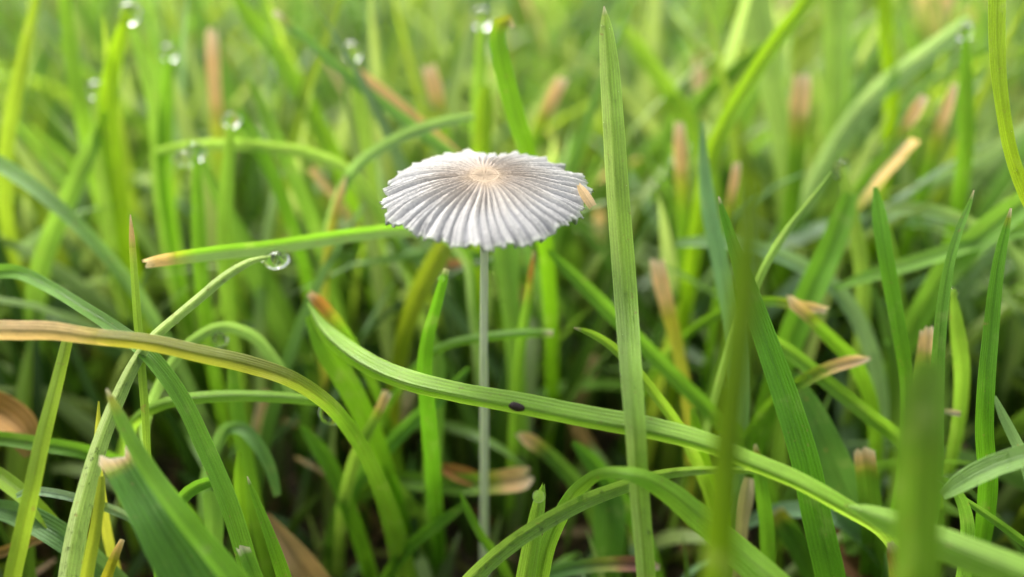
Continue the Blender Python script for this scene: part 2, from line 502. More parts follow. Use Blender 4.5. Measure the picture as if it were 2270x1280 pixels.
def ribbon(pts, w, col, tip=None, roll=0.0, twist=0.0, fold=.25, shape='v', jag=0.0, n=44, m=7, tipcols=None, ripple=.012, seed=0, sidecol=None, col2=None):
    """verts, faces, uv, col of a blade. pts tip first, world cm; w full widths in cm"""
    r_ = np.random.default_rng(seed)
    q = np.concatenate([np.asarray(pts, float), np.asarray(w, float)[:, None]], 1)
    c, s = catmull(q, n)
    pos, wid = c[:, :3], np.maximum(c[:, 3], .004)
    T = nrm(np.gradient(pos, axis=0))
    Vw = nrm(CAMP - pos)
    S = nrm(np.cross(T, Vw)); N = nrm(np.cross(S, T))
    L = s[-1]
    a = np.radians(roll + twist * s / L)[:, None]
    S, N = S * np.cos(a) + N * np.sin(a), N * np.cos(a) - S * np.sin(a)
    u = np.linspace(-1, 1, m)
    if shape == 'v': prof = np.abs(u) - .5
    elif shape == 'n': prof = -(np.abs(u) - .5)
    elif shape == 'u': prof = u**2 - .4
    else: prof = -(u**2 - .4)
    edge = 1 + ripple * np.cumsum(r_.normal(0, 1, (n, 2)), 0) * .35
    edge = np.clip(edge, .82, 1.18)
    V = np.zeros((n, m, 3))
    for j in range(m):
        e = edge[:, 0] if u[j] < 0 else edge[:, 1]
        V[:, j] = pos + S * (u[j] * wid / 2 * e)[:, None] + N * (prof[j] * fold * wid)[:, None]
    if jag:
        o = r_.uniform(-1, 1, m) * jag
        for k, fz in ((0, 1.0), (1, .35)):
            V[k] += -T[k] * (o * fz)[:, None]
    uv = np.zeros((n, m, 3)); uv[..., 0] = (u + 1) / 2; uv[..., 1] = s[:, None]; uv[..., 2] = seed * 3.17 % 97
    cc = np.zeros((n, m, 3)); cc[:] = np.array(col)
    var = 1 + .10 * np.sin(s * 1.7 + seed) + .06 * np.sin(s * 4.1 + seed * 2)
    cc *= var[:, None, None]
    if col2 is not None:
        h = np.clip((s / L - col2[1]) / .12, 0, 1)[:, None, None]
        cc = cc * (1 - h) + np.array(col2[0]) * h
    if sidecol is not None:
        cc[:, m // 2 + 1:] = np.array(sidecol)  # one half recoloured paler: sky sheen and lit facet painted in
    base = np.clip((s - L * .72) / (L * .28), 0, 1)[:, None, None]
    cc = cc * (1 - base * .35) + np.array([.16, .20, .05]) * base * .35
    nt = 0
    if tip is not None:
        tl = tip[1]
        tc = np.array(COL[tip[0]])
        f = np.clip((tl - s) / (tl * .30) + .5, 0, 1)
        f = np.clip(f[:, None] + r_.normal(0, .12, (n, m)) * (f[:, None] > .02) * (f[:, None] < .98), 0, 1)
        cc = cc * (1 - f[..., None]) + tc * f[..., None] * (1 + r_.normal(0, .08, (n, m))[..., None])
        fw = np.clip(1 - s / (tl * .35), 0, 1)[:, None, None] * .6     # bleached, frayed end
        cc = cc * (1 - fw) + np.array([.78, .70, .58]) * fw
        nt = max(1, int(np.searchsorted(s, tl)))
        k2 = np.exp(-((s - tl * 1.15) / (tl * .4))**2)[:, None, None] * .45
        cc = cc * (1 - k2) + np.array([.42, .36, .04]) * k2
    return V, uv, np.clip(cc, .003, .95), nt, s

def grid_faces(n, m):
    idx = np.arange(n * m).reshape(n, m)
    return np.stack([idx[:-1, :-1], idx[1:, :-1], idx[1:, 1:], idx[:-1, 1:]], -1).reshape(-1, 4)

def ico():
    t = (1 + 5**.5) / 2
    v = [(-1, t, 0), (1, t, 0), (-1, -t, 0), (1, -t, 0), (0, -1, t), (0, 1, t), (0, -1, -t), (0, 1, -t), (t, 0, -1), (t, 0, 1), (-t, 0, -1), (-t, 0, 1)]
    f = [(0, 11, 5), (0, 5, 1), (0, 1, 7), (0, 7, 10), (0, 10, 11), (1, 5, 9), (5, 11, 4), (11, 10, 2), (10, 7, 6), (7, 1, 8), (3, 9, 4), (3, 4, 2), (3, 2, 6), (3, 6, 8), (3, 8, 9), (4, 9, 5), (2, 4, 11), (6, 2, 10), (8, 6, 7), (9, 8, 1)]
    v = [np.array(p) / np.linalg.norm(p) for p in v]
    cache = {}; f2 = []
    def midp(a, b):
        k = (min(a, b), max(a, b))
        if k not in cache:
            p = v[a] + v[b]; v.append(p / np.linalg.norm(p)); cache[k] = len(v) - 1
        return cache[k]
    for a, b, c in f:
        x, y, z = midp(a, b), midp(b, c), midp(c, a)
        f2 += [(a, x, z), (b, y, x), (c, z, y), (x, y, z)]
    return np.array(v), np.array(f2)
ICO = ico()
SEED = [0]
OCC = np.zeros((60, 100))                 # depth of hand placed blades per 24 px cell, so that lawn blades keep out of their way
def occ_mark(px, py, d):
    i, j = int(py // 24), int(px // 24)
    if 0 <= i < 60 and 0 <= j < 100: OCC[i, j] = max(OCC[i, j], d)
BLADES = {}

def B(label, pts, w, col, tip=None, roll=0, twist=0, fold=.25, shape='v', jag=0., root=True, name='grass_blade', cat='grass', group=GB,
      beads=0, key=None, col2=None, world=False, n=44, side=None, ripple=.012, mat=None):
    """one blade of grass: pts are (px, py, depth cm) tip first, w the widths it shows in photo pixels"""
    SEED[0] += 1
    if world:
        wp, ww = [np.array(p, float) for p in pts], list(w)
    else:
        pts = [(p[0], p[1], p[2] if p[2] < 11.4 else 11.4 + (p[2] - 11.4) * .6) for p in pts]
        wp = [P(*p) for p in pts]
        if group == GB:
            for p0, p1 in zip(pts[:-1], pts[1:]):
                for k in range(12):
                    a = k / 12
                    occ_mark(*[x0 * (1 - a) + x1 * a for x0, x1 in zip(p0, p1)])
        ww = [x * p[2] / FPX for x, p in zip(w, pts)]
    if root:
        wp, ww = add_root(wp, ww)
    if isinstance(col, str): col = COL[col]
    if mat is None: col = tuple(np.array(col) * 1.2)
    if side is not None: side = tuple(np.array(side) * 1.2)
    dryish = mat is M_DRY
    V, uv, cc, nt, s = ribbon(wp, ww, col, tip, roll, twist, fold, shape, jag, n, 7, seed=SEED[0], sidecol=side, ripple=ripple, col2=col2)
    m = mat or M_GRASS
    base = V[-1].mean(0)
    V = V - base
    nn, mm = V.shape[:2]
    if nt and nt < nn - 3:
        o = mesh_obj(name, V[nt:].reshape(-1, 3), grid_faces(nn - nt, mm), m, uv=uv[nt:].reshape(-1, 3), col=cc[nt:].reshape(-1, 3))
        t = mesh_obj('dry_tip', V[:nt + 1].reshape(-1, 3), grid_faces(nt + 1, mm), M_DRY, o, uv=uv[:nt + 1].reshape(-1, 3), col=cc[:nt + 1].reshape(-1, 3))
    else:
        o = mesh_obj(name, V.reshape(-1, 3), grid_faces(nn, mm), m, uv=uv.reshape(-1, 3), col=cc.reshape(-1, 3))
    o.location = tuple(base * U)
    tag(o, label, cat, group)
    if beads:
        r_ = np.random.default_rng(SEED[0])
        iv, jf = ICO
        vv, ff = [], []
        hi = int(nn * .6)
        for _ in range(beads):
            i = int(r_.integers(1, hi)); j = r_.uniform(.3, mm - 1.3); j0 = int(j); fj = j - j0; fi = r_.uniform()
            a = V[i, j0] * (1 - fj) + V[i, j0 + 1] * fj; bq = V[i + 1, j0] * (1 - fj) + V[i + 1, j0 + 1] * fj
            p = a * (1 - fi) + bq * fi
            rad = r_.uniform(.006, .016) * (1.6 if r_.uniform() < .12 else 1)
            nv = nrm(CAMP - (p + base))
            vv.append(iv * rad + p + nv * rad * .35); ff.append(jf + len(iv) * (len(ff)))
        b_ = mesh_obj('dew_beads', np.concatenate(vv), np.concatenate(ff), M_WATER, o)
        b_['kind'] = 'stuff'
    if key: BLADES[key] = (o, V + base)
    return o

# ---- sharp blades in the plane of the mushroom
B('tall straight pale green grass blade with centre groove rising beside the mushroom cap',
  [(1339, 14, 9.7), (1343, 60, 9.65), (1349, 130, 9.6), (1358, 260, 9.5), (1369, 430, 9.45), (1385, 640, 9.4), (1400, 850, 8.85), (1408, 950, 8.72), (1414, 1060, 8.85), (1432, 1290, 9.0)],
  [2, 26, 40, 47, 50, 52, 48, 46, 44, 42], (.24, .40, .072), tip=('white', .08), roll=6, fold=.30, n=90, beads=160, side=(.28, .42, .12), ripple=.006)
o = B('long rolled light green leaf crossing in front of the mushroom stalk with a dark spot',
  [(682, 672, 10.6), (712, 728, 10.4), (760, 775, 10.2), (830, 820, 9.9), (910, 851, 9.6), (1000, 872, 9.4), (1150, 899, 9.2), (1300, 930, 9.05), (1450, 957, 8.95), (1560, 986, 8.85), (1650, 1022, 8.8), (1760, 1068, 8.75), (1870, 1128, 8.8), (1960, 1190, 9.2)],
  [4, 34, 46, 48, 48, 46, 48, 50, 50, 46, 42, 40, 38, 34], (.25, .43, .055), fold=.75, shape='n', roll=-14, n=110, key='pod', ripple=.045)
B('broad pale green leaf unrolling from the node at the end of the rolled leaf',
  [(1880, 1122, 8.6), (1920, 1135, 8.5), (1980, 1160, 8.4), (2070, 1196, 8.2), (2170, 1237, 8.0), (2290, 1285, 7.8), (2420, 1340, 7.8)],
  [6, 34, 58, 72, 80, 88, 90], (.215, .375, .06), fold=.35, shape='n', roll=8, n=50)
B('olive grass blade lying level with a straw coloured dry end',
  [(-170, 725, 8.6), (-60, 730, 8.7), (30, 733, 8.8), (110, 734, 8.85), (200, 746, 8.9), (330, 760, 9.0), (450, 786, 9.1), (560, 811, 9.25), (640, 838, 9.4), (715, 885, 9.7), (785, 965, 10.2), (835, 1060, 10.8), (870, 1160, 11.4), (895, 1260, 12)],
  [30, 42, 44, 42, 37, 38, 40, 40, 38, 36, 34, 36, 44, 50], (.195, .225, .030), col2=((.13, .28, .02), .36), tip=('straw', 1.75), fold=.3, shape='n', roll=-10, n=110, ripple=.02)
B('green grass blade sloping down behind the level olive blade',
  [(-120, 640, 11), (-40, 608, 10.8), (30, 603, 10.6), (100, 632, 10.3), (180, 680, 10.0), (260, 732, 9.8), (330, 788, 9.6), (400, 882, 9.5), (450, 985, 9.5), (500, 1100, 9.5), (560, 1290, 9.7)],
  [20, 32, 32, 28, 28, 32, 36, 38, 40, 42, 44], (.125, .285, .03), fold=.25, roll=10, n=80)
B('yellow-green upright blade ending under the straw end of the level blade',
  [(152, 742, 9.3), (138, 800, 9.2), (118, 880, 9.1), (95, 970, 9.0), (70, 1085, 8.9), (45, 1200, 8.9), (24, 1300, 8.9)],
  [22, 24, 27, 31, 33, 34, 34], (.235, .36, .035), fold=.22, shape='n', roll=-8, n=60)
B('frosty wet blade arching up to a thin tip and crossing behind the olive blade',
  [(600, 568, 10.3), (555, 580, 10.1), (500, 612, 9.9), (440, 662, 9.75), (385, 708, 9.65), (340, 748, 9.6), (300, 803, 9.55), (262, 880, 9.45), (222, 980, 9.35), (192, 1080, 9.3), (168, 1180, 9.3), (150, 1295, 9.3)],
  [4, 16, 22, 23, 23, 25, 28, 33, 37, 42, 46, 48], (.23, .36, .12), fold=.3, roll=18, n=90, beads=320, side=(.29, .40, .21))  # pale wet sheen painted into the leaf colour, stronger on one half
B('slim upright blade with yellow pointed tip standing behind the olive blade',
  [(289, 476, 9.6), (292, 520, 9.6), (298, 610, 9.6), (305, 705, 9.6), (313, 800, 9.6), (321, 900, 9.6), (329, 1030, 9.7)],
  [2, 11, 15, 17, 17, 17, 15], (.20, .34, .04), tip=('straw', .35), fold=.25, n=60)
B('broad dark green blade with torn whitish cut end',
  [(256, 1008, 8.8), (275, 1035, 8.75), (305, 1085, 8.7), (350, 1160, 8.6), (405, 1250, 8.6), (450, 1330, 8.6)],
  [78, 80, 84, 96, 118, 130], (.085, .215, .030), tip=('straw', .13), fold=.14, jag=.10, roll=12, n=70)
B('smooth bright green blade leaning over the broad torn blade',
  [(236, 862, 8.7), (255, 905, 8.6), (285, 968, 8.5), (335, 1052, 8.4), (395, 1135, 8.3), (455, 1208, 8.3), (530, 1300, 8.3)],
  [4, 22, 32, 38, 44, 48, 54], (.15, .33, .02), tip=('olive', .2), fold=.25, roll=20, n=60)
B('narrow yellow blade standing between the frosty blade and the broad torn blade',
  [(226, 1056, 9.1), (222, 1100, 9.05), (213, 1165, 9.0), (190, 1295, 9.0)], [12, 20, 24, 27], (.30, .37, .04), fold=.25, n=40)
B('tiny yellow grass tip poking out behind the frosty blade',
  [(219, 890, 9.7), (218, 930, 9.7), (215, 990, 9.8)], [3, 10, 14], (.34, .38, .05), n=20)
B('light green blade bowing level below the olive blade',
  [(735, 893, 10.5), (690, 887, 10.4), (620, 880, 10.3), (540, 877, 10.25), (450, 880, 10.2), (380, 890, 10.3), (320, 915, 10.6), (280, 970, 11.2)],
  [16, 22, 25, 26, 27, 26, 24, 24], (.20, .37, .04), fold=.3, shape='n', roll=-15, n=60)
B('pale arched blade peeking over the olive blade',
  [(650, 880, 11.6), (610, 800, 11.4), (550, 738, 11.2), (490, 724, 11.0), (430, 752, 10.9), (385, 800, 10.8), (340, 880, 10.8), (325, 920, 11)],
  [20, 26, 26, 24, 24, 24, 22, 20], (.19, .34, .09), fold=.25, roll=20, n=60)
B('level green blade with tan tip reaching behind the mushroom cap',
  [(321, 584, 10.1), (345, 578, 10.15), (400, 569, 10.3), (500, 556, 10.5), (600, 546, 10.7), (700, 531, 10.9), (800, 517, 11.1), (900, 508, 11.3), (985, 520, 11.7), (1035, 575, 12.2), (1050, 680, 12.8)],
  [22, 28, 33, 36, 36, 35, 34, 32, 30, 28, 26], (.125, .29, .022), tip=('straw', .34), fold=.32, roll=-28, jag=.03, n=80, side=(.20, .33, .12))  # bluish gloss along one half painted as leaf colour
B('short bright green blade with blunt pale tip left of the mushroom stalk',
  [(990, 596, 10.2), (981, 625, 10.25), (966, 680, 10.35), (948, 745, 10.5), (940, 810, 10.6), (946, 900, 10.8), (955, 1010, 11.2)],
  [14, 20, 25, 30, 34, 36, 36], (.105, .285, .014), tip=('pale', .06), fold=.3, roll=15, n=60)
B('light upright blade behind the short bright one near the mushroom stalk',
  [(962, 735, 11.8), (966, 790, 11.8), (964, 880, 11.9), (960, 1010, 12.2)], [6, 34, 42, 42], (.17, .34, .05), n=40)
B('yellow olive blade leaning under the left half of the cap',
  [(1010, 500, 12.4), (985, 545, 12.4), (950, 610, 12.5), (922, 665, 12.7), (900, 730, 13)], [30, 44, 46, 42, 36], (.19, .26, .015), n=40)
B('wide pale upright blade behind the mushroom stalk under the cap',
  [(1115, 480, 12.8), (1120, 550, 12.8), (1128, 640, 12.8), (1138, 740, 12.9), (1146, 850, 13.1)], [50, 58, 46, 40, 40], (.17, .34, .045), n=40)
B('thin green blade with brown pointed tip right of the mushroom stalk',
  [(1184, 558, 11.4), (1178, 600, 11.4), (1170, 670, 11.5), (1158, 740, 11.7), (1148, 830, 12)], [5, 12, 20, 24, 24], (.16, .33, .03), tip=('orange', .45), n=40)
B('level green blade with blunt brown tip passing behind the mushroom stalk',
  [(1226, 740, 11.3), (1190, 738, 11.3), (1130, 742, 11.3), (1060, 750, 11.4), (990, 765, 11.6), (920, 815, 12)], [14, 20, 20, 20, 18, 16], (.14, .31, .025), tip=('olive', .1), fold=.3, shape='n', n=40)
B('slim light blade with dark pointed tip passing behind the tall straight blade',
  [(1272, 727, 10.0), (1292, 733, 10.0), (1340, 757, 10.1), (1400, 812, 10.2), (1455, 880, 10.3), (1505, 950, 10.5), (1550, 1040, 10.8), (1590, 1140, 11.2)],
  [3, 12, 20, 23, 25, 26, 28, 30], (.20, .36, .03), tip=('brown', .06), fold=.3, roll=15, n=60)
B('mid green blade slanting behind the slim dark-tipped blade',
  [(1215, 555, 11.6), (1250, 590, 11.6), (1310, 650, 11.6), (1380, 720, 11.7), (1460, 800, 11.8), (1550, 890, 11.9), (1640, 975, 12.1)],
  [8, 24, 32, 34, 34, 36, 38], (.14, .32, .025), n=50)
B('bright blade arching over in a twisted loop at the foot of the tall straight blade',
  [(1800, 1370, 8.4), (1720, 1295, 8.6), (1630, 1215, 8.8), (1550, 1145, 8.85), (1475, 1085, 8.75), (1405, 1053, 8.62), (1345, 1048, 8.8), (1292, 1075, 9.2), (1252, 1125, 9.6), (1215, 1205, 9.7), (1195, 1295, 9.8)],
  [80, 76, 68, 60, 48, 34, 26, 30, 36, 38, 40], (.195, .375, .035), fold=.3, shape='n', roll=-20, twist=40, n=90)
B('slender dewy blade curving out to a fine point over the arching loop',
  [(1712, 1050, 9.1), (1670, 1046, 9.1), (1600, 1042, 9.1), (1530, 1044, 9.1), (1470, 1052, 9.25), (1390, 1076, 9.35), (1310, 1105, 9.35), (1215, 1153, 9.25), (1120, 1216, 9.3), (1035, 1295, 9.4)],
  [2, 10, 16, 20, 24, 30, 33, 35, 36, 38], (.20, .35, .06), fold=.3, roll=14, n=80, beads=330)
B('stubby light green shoot with torn tip holding a droplet',
  [(1204, 1074, 9.5), (1200, 1092, 9.5), (1193, 1125, 9.5), (1184, 1175, 9.5), (1163, 1295, 9.6)], [6, 20, 30, 36, 44], (.215, .385, .05), fold=.35, jag=.03, n=40, beads=30, key='stub')
B('blurred dark olive green blade standing close in front of the crossing dark blade',
  [(1672, 395, 5.9), (1664, 470, 5.9), (1655, 560, 5.9), (1645, 680, 5.95), (1630, 830, 6.0), (1612, 980, 6.1), (1600, 1120, 6.2), (1590, 1290, 6.4)],
  [10, 36, 56, 64, 64, 64, 66, 70], (.078, .148, .003), n=50)
B('dark green ribbed blade with pointed tip crossing behind the blurred olive blade',
  [(1593, 436, 9.9), (1603, 470, 9.85), (1622, 530, 9.8), (1645, 600, 9.7), (1672, 680, 9.6), (1705, 775, 9.5), (1745, 890, 9.4), (1785, 1020, 9.3), (1812, 1150, 9.3), (1845, 1300, 9.3)],
  [3, 14, 24, 36, 46, 52, 58, 62, 64, 64], (.082, .23, .014), fold=.2, roll=-8, n=80, tip=('straw', .06))
B('pale thin blade slanting down to cross the dark ribbed blade',
  [(1845, 380, 10.6), (1800, 440, 10.6), (1745, 510, 10.6), (1700, 580, 10.7), (1660, 660, 10.9), (1630, 740, 11.2)], [3, 12, 18, 20, 22, 22], (.20, .35, .09), roll=20, n=40)
B('bluish upright blade left of the dark ribbed blade',
  [(1556, 270, 11.8), (1560, 360, 11.7), (1570, 450, 11.6), (1590, 550, 11.5), (1610, 640, 11.5), (1630, 740, 11.6)], [6, 22, 32, 36, 38, 38], (.15, .30, .14), n=50)
B('long pale bluish blade bowing level behind the crossing blades',
  [(1500, 540, 13.2), (1580, 536, 13.0), (1680, 552, 12.8), (1780, 592, 12.7), (1850, 640, 12.6), (1905, 720, 12.7), (1940, 820, 13)], [16, 30, 32, 36, 38, 38, 36], (.20, .34, .16), roll=25, n=50)
B('dark green blade leaning beside the withered two-pronged straw tip',
  [(1940, 415, 10.6), (1948, 470, 10.5), (1962, 560, 10.4), (1978, 650, 10.4), (1998, 760, 10.4), (2012, 860, 10.5)], [8, 28, 32, 32, 30, 28], (.10, .265, .014), n=50)
B('slim pointed blade standing left of the dark knife-like blade',
  [(2159, 422, 9.9), (2148, 455, 9.9), (2126, 510, 9.85), (2106, 580, 9.8), (2092, 660, 9.8), (2082, 760, 9.8), (2076, 900, 9.9), (2072, 1060, 10)],
  [2, 10, 16, 20, 24, 26, 28, 30], (.115, .27, .03), n=60, tip=('straw', .05))
B('dark knife-like blade with yellow tip at the edge of the lawn',
  [(2241, 462, 9.5), (2232, 500, 9.5), (2218, 560, 9.5), (2206, 640, 9.5), (2196, 740, 9.5), (2186, 850, 9.5), (2182, 960, 9.6), (2190, 1060, 9.8)],
  [4, 14, 22, 27, 31, 34, 36, 38], (.09, .245, .014), n=60, tip=('straw', .10))
B('bright yellow-green blade hanging in from above, curving outward with dew beads',
  [(2350, 560, 9.7), (2300, 480, 9.6), (2266, 410, 9.5), (2240, 330, 9.45), (2224, 240, 9.4), (2214, 150, 9.4), (2211, 60, 9.4), (2215, -40, 9.4), (2240, -120, 9.5), (2320, -140, 9.7), (2420, 100, 10), (2470, 500, 10.2)][::1],
  [30, 30, 28, 27, 28, 31, 34, 34, 32, 30, 30, 30], (.255, .40, .02), fold=.25, roll=12, n=90, beads=60)
B('wide soft green blade slanting behind the withered straw tip',
  [(1885, 430, 12.2), (1868, 480, 12.2), (1838, 560, 12.2), (1800, 640, 12.2), (1762, 730, 12.3), (1725, 830, 12.6)], [30, 46, 54, 58, 58, 52], (.135, .315, .02), n=40)
B('pale arching blade behind the slim pointed blade',
  [(1940, 480, 13.6), (1990, 466, 13.4), (2060, 468, 13.2), (2130, 490, 13.1), (2190, 520, 13.2), (2260, 580, 13.4)], [20, 28, 32, 32, 30, 28], (.24, .38, .13), roll=25, n=40)
B('long pale blade lying aslant behind the dark knife-like blade',
  [(1850, 640, 12.6), (1920, 615, 12.5), (2020, 585, 12.4), (2130, 550, 12.3), (2260, 512, 12.3), (2400, 490, 12.5)], [10, 28, 34, 34, 36, 36], (.17, .34, .05), roll=20, n=40)
B('broad blurred blade sloping behind the two slender upright blades',
  [(2380, 380, 12), (2270, 450, 12), (2180, 520, 12.2), (2100, 600, 12.5), (2050, 680, 13)], [50, 56, 58, 56, 50], (.17, .35, .04), n=40)
B('light green blade slanting down into the wide dark blurred blade',
  [(1690, 735, 11), (1730, 765, 11), (1790, 812, 10.9), (1860, 868, 10.8), (1930, 925, 10.8), (2010, 985, 11)], [10, 28, 34, 34, 34, 34], (.17, .345, .03), fold=.3, n=40)
B('cut blade with tan dried top standing before the slim pointed blade',
  [(2059, 728, 10.6), (2057, 760, 10.6), (2053, 820, 10.6), (2050, 900, 10.7), (2046, 1010, 11)], [34, 38, 44, 48, 48], (.15, .315, .03), tip=('tan', .36), jag=.06, n=50)
B('wide dark blurred blade standing close in front of the cut tan-topped blade',
  [(2062, 800, 6.3), (2050, 870, 6.3), (2042, 950, 6.3), (2036, 1060, 6.4), (2032, 1170, 6.5), (2030, 1280, 6.6)], [50, 88, 96, 100, 96, 90], (.085, .175, .014), n=40)
B('small curled blade with tan pointed tip bending over',
  [(2042, 1058, 9.2), (2062, 1056, 9.2), (2090, 1066, 9.2), (2115, 1086, 9.25), (2130, 1112, 9.3), (2142, 1160, 9.4), (2140, 1230, 9.5), (2130, 1300, 9.7)],
  [3, 12, 19, 24, 28, 32, 34, 34], (.125, .275, .035), tip=('straw', .07), roll=30, n=50, beads=25)
B('greyish dewy blade slanting out past the small curled blade',
  [(2090, 1100, 9), (2130, 1072, 8.9), (2190, 1040, 8.8), (2270, 1012, 8.7), (2380, 985, 8.7), (2480, 1010, 8.8)], [20, 42, 48, 48, 48, 46], (.155, .275, .07), roll=20, n=40, beads=60)
B('thin blade running down behind the small curled blade',
  [(2135, 1105, 9.6), (2170, 1130, 9.6), (2220, 1165, 9.6), (2280, 1210, 9.6), (2350, 1270, 9.7)], [10, 16, 18, 20, 20], (.15, .31, .04), n=30)
B('squat mown stub with frayed whitish top before the dark hollow',
  [(1916, 996, 10.6), (1918, 1020, 10.6), (1924, 1070, 10.7), (1930, 1130, 10.9), (1936, 1200, 11.2)], [42, 44, 46, 48, 50], (.09, .20, .02), tip=('tan', .22), jag=.07, fold=.35, n=40)
B('blade with a withered orange tan top hanging behind the tall straight blade',
  [(1456, 578, 12), (1462, 610, 12), (1474, 660, 12), (1492, 730, 12.1), (1508, 800, 12.3), (1525, 890, 12.6)], [30, 36, 34, 30, 26, 26], (.30, .33, .04), tip=('tan', .75), jag=.06, n=40)
B('reddish brown stub tip at the edge of the broad pale leaf',
  [(1972, 1202, 8.8), (1980, 1220, 8.8), (1992, 1250, 8.8), (2004, 1300, 8.9)], [10, 26, 42, 56], (.16, .20, .04), tip=('brown', .35), fold=.4, shape='n', n=36)
B('bluish blade arching over the brown dead leaf',
  [(1640, 1170, 12), (1700, 1142, 11.7), (1780, 1132, 11.5), (1850, 1150, 11.3), (1910, 1190, 11.3), (1960, 1250, 11.5)], [20, 32, 38, 38, 38, 34], (.13, .25, .12), roll=25, n=40)
B('dark grey green broad blade leaning behind the ribbed blade',
  [(1760, 830, 11), (1790, 900, 11), (1830, 990, 11), (1870, 1080, 11.2), (1900, 1150, 11.5)], [20, 56, 74, 80, 80], (.07, .17, .035), n=40)
# ---- a few behind the cap and in the upper half
B('green blade with brown hooked tip rising behind the mushroom cap',
  [(1138, 62, 11.0), (1132, 46, 11.0), (1112, 48, 11.0), (1103, 76, 11.0), (1110, 125, 11.0), (1127, 195, 11.05), (1148, 270, 11.1), (1170, 340, 11.2), (1190, 420, 11.4)],
  [10, 22, 30, 36, 40, 42, 42, 40, 38], (.135, .315, .010), tip=('olive', .24), fold=.2, roll=-10, n=70)
B('long thin blade with whitish tip slanting down behind the cap',
  [(607, 26, 13.2), (625, 42, 13.2), (670, 80, 13.2), (745, 148, 13.2), (830, 218, 13.2), (915, 282, 13.2), (1000, 345, 13.3), (1090, 430, 13.5)], [14, 18, 19, 22, 26, 28, 28, 28], (.14, .30, .06), tip=('white', .2), roll=20, n=50)
B('blurred straw stalk slanting beside the long thin whitish-tipped blade',
  [(795, 160, 14.5), (850, 205, 14.4), (910, 255, 14.3), (975, 310, 14.2), (1040, 380, 14.3)], [18, 24, 24, 24, 22], 'tan', mat=M_DRY, n=30)
B('light blade reaching sideways with a pale blunt tip just above the cap',
  [(1052, 258, 12.4), (1020, 264, 12.4), (960, 278, 12.4), (895, 302, 12.4), (840, 332, 12.5), (790, 370, 12.7), (760, 420, 13)], [12, 22, 26, 27, 26, 26, 24], (.20, .35, .11), roll=-20, fold=.3, n=50)
B('bright yellow-green blade slanting down from the top beside the blue-green shadows',
  [(1830, -70, 13), (1790, 0, 13), (1720, 92, 13), (1650, 200, 13), (1595, 300, 13), (1566, 380, 13.2), (1550, 480, 13.5)], [20, 30, 34, 36, 36, 36, 34], (.22, .40, .012), n=50)
B('bright yellow-green blade bowed under a dew drop at its tip',
  [(284, 24, 13.6), (268, 80, 13.6), (250, 150, 13.6), (240, 230, 13.6), (246, 320, 13.7), (262, 420, 13.9), (280, 540, 14.2)], [10, 26, 34, 38, 38, 36, 36], (.23, .40, .010), n=50)
B('light blade falling away beneath the same dew drop tip',
  [(286, 30, 13.8), (305, 100, 13.9), (330, 180, 14), (345, 260, 14.2), (350, 380, 14.5)], [8, 22, 28, 28, 28], (.20, .37, .05), n=30)
B('pale upright blade leaning toward the yellow-green bowed one',
  [(138, -40, 14.5), (148, 50, 14.5), (163, 150, 14.4), (180, 240, 14.4), (196, 320, 14.6)], [16, 28, 32, 34, 34], (.20, .39, .03), n=40)
B('slender yellow edge blade leaning at the fringe of the lawn',
  [(90, -50, 13.5), (62, 80, 13.5), (36, 200, 13.5), (18, 300, 13.6), (10, 400, 13.8)], [10, 24, 28, 28, 28], (.25, .38, .03), n=40)
B('pale blade leaning across in front of the bowed lawn blades',
  [(235, 250, 13.6), (205, 320, 13.6), (165, 410, 13.5), (122, 505, 13.5), (88, 600, 13.6)], [10, 32, 38, 40, 40], (.19, .36, .05), n=40)
B('green blade with pale pointed tip slanting beside the tan dry stalk',
  [(550, 172, 13.5), (570, 215, 13.5), (600, 280, 13.5), (632, 350, 13.6), (668, 430, 13.8)], [6, 20, 28, 30, 30], (.17, .34, .04), n=40)
B('long soft green blade slanting down from the top toward the cap',
  [(505, -40, 15.5), (560, 50, 15.5), (620, 130, 15.4), (680, 230, 15.4), (730, 320, 15.5), (770, 420, 15.8)], [16, 34, 38, 38, 36, 34], (.19, .38, .02), n=40)
B('upright blade with a tall tan dried top among the dew drops',
  [(469, 68, 14.8), (471, 110, 14.8), (475, 180, 14.8), (480, 250, 14.8), (486, 350, 15)], [24, 28, 28, 28, 28], (.19, .34, .03), tip=('tan', 1.45), jag=.06, n=50)
B('pale blade bowing level over the lawn beneath two dew drops',
  [(345, 335, 13.5), (400, 326, 13.3), (500, 320, 13.1), (600, 325, 13.0), (690, 340, 12.9), (770, 375, 13), (830, 450, 13.3)], [14, 24, 28, 28, 28, 26, 24], (.22, .38, .07), roll=-20, n=50)
B('green blade with a dark orange patch slanting past the hanging drop',
  [(525, 245, 13.2), (548, 280, 13.2), (580, 340, 13.2), (610, 400, 13.3), (640, 480, 13.5)], [14, 24, 28, 28, 28], (.13, .31, .015), n=30)
B('thin yellow tan dry blade beside the cap', [(766, 392, 12.5), (757, 425, 12.5), (742, 480, 12.6), (728, 550, 12.8)], [5, 16, 20, 20], (.30, .33, .05), tip=('straw', .5), n=30)
B('yellow-green upright blade just above the middle of the cap', [(1078, 190, 13.6), (1074, 230, 13.6), (1070, 300, 13.7), (1066, 380, 13.9)], [20, 36, 38, 36], (.22, .38, .015), n=30)
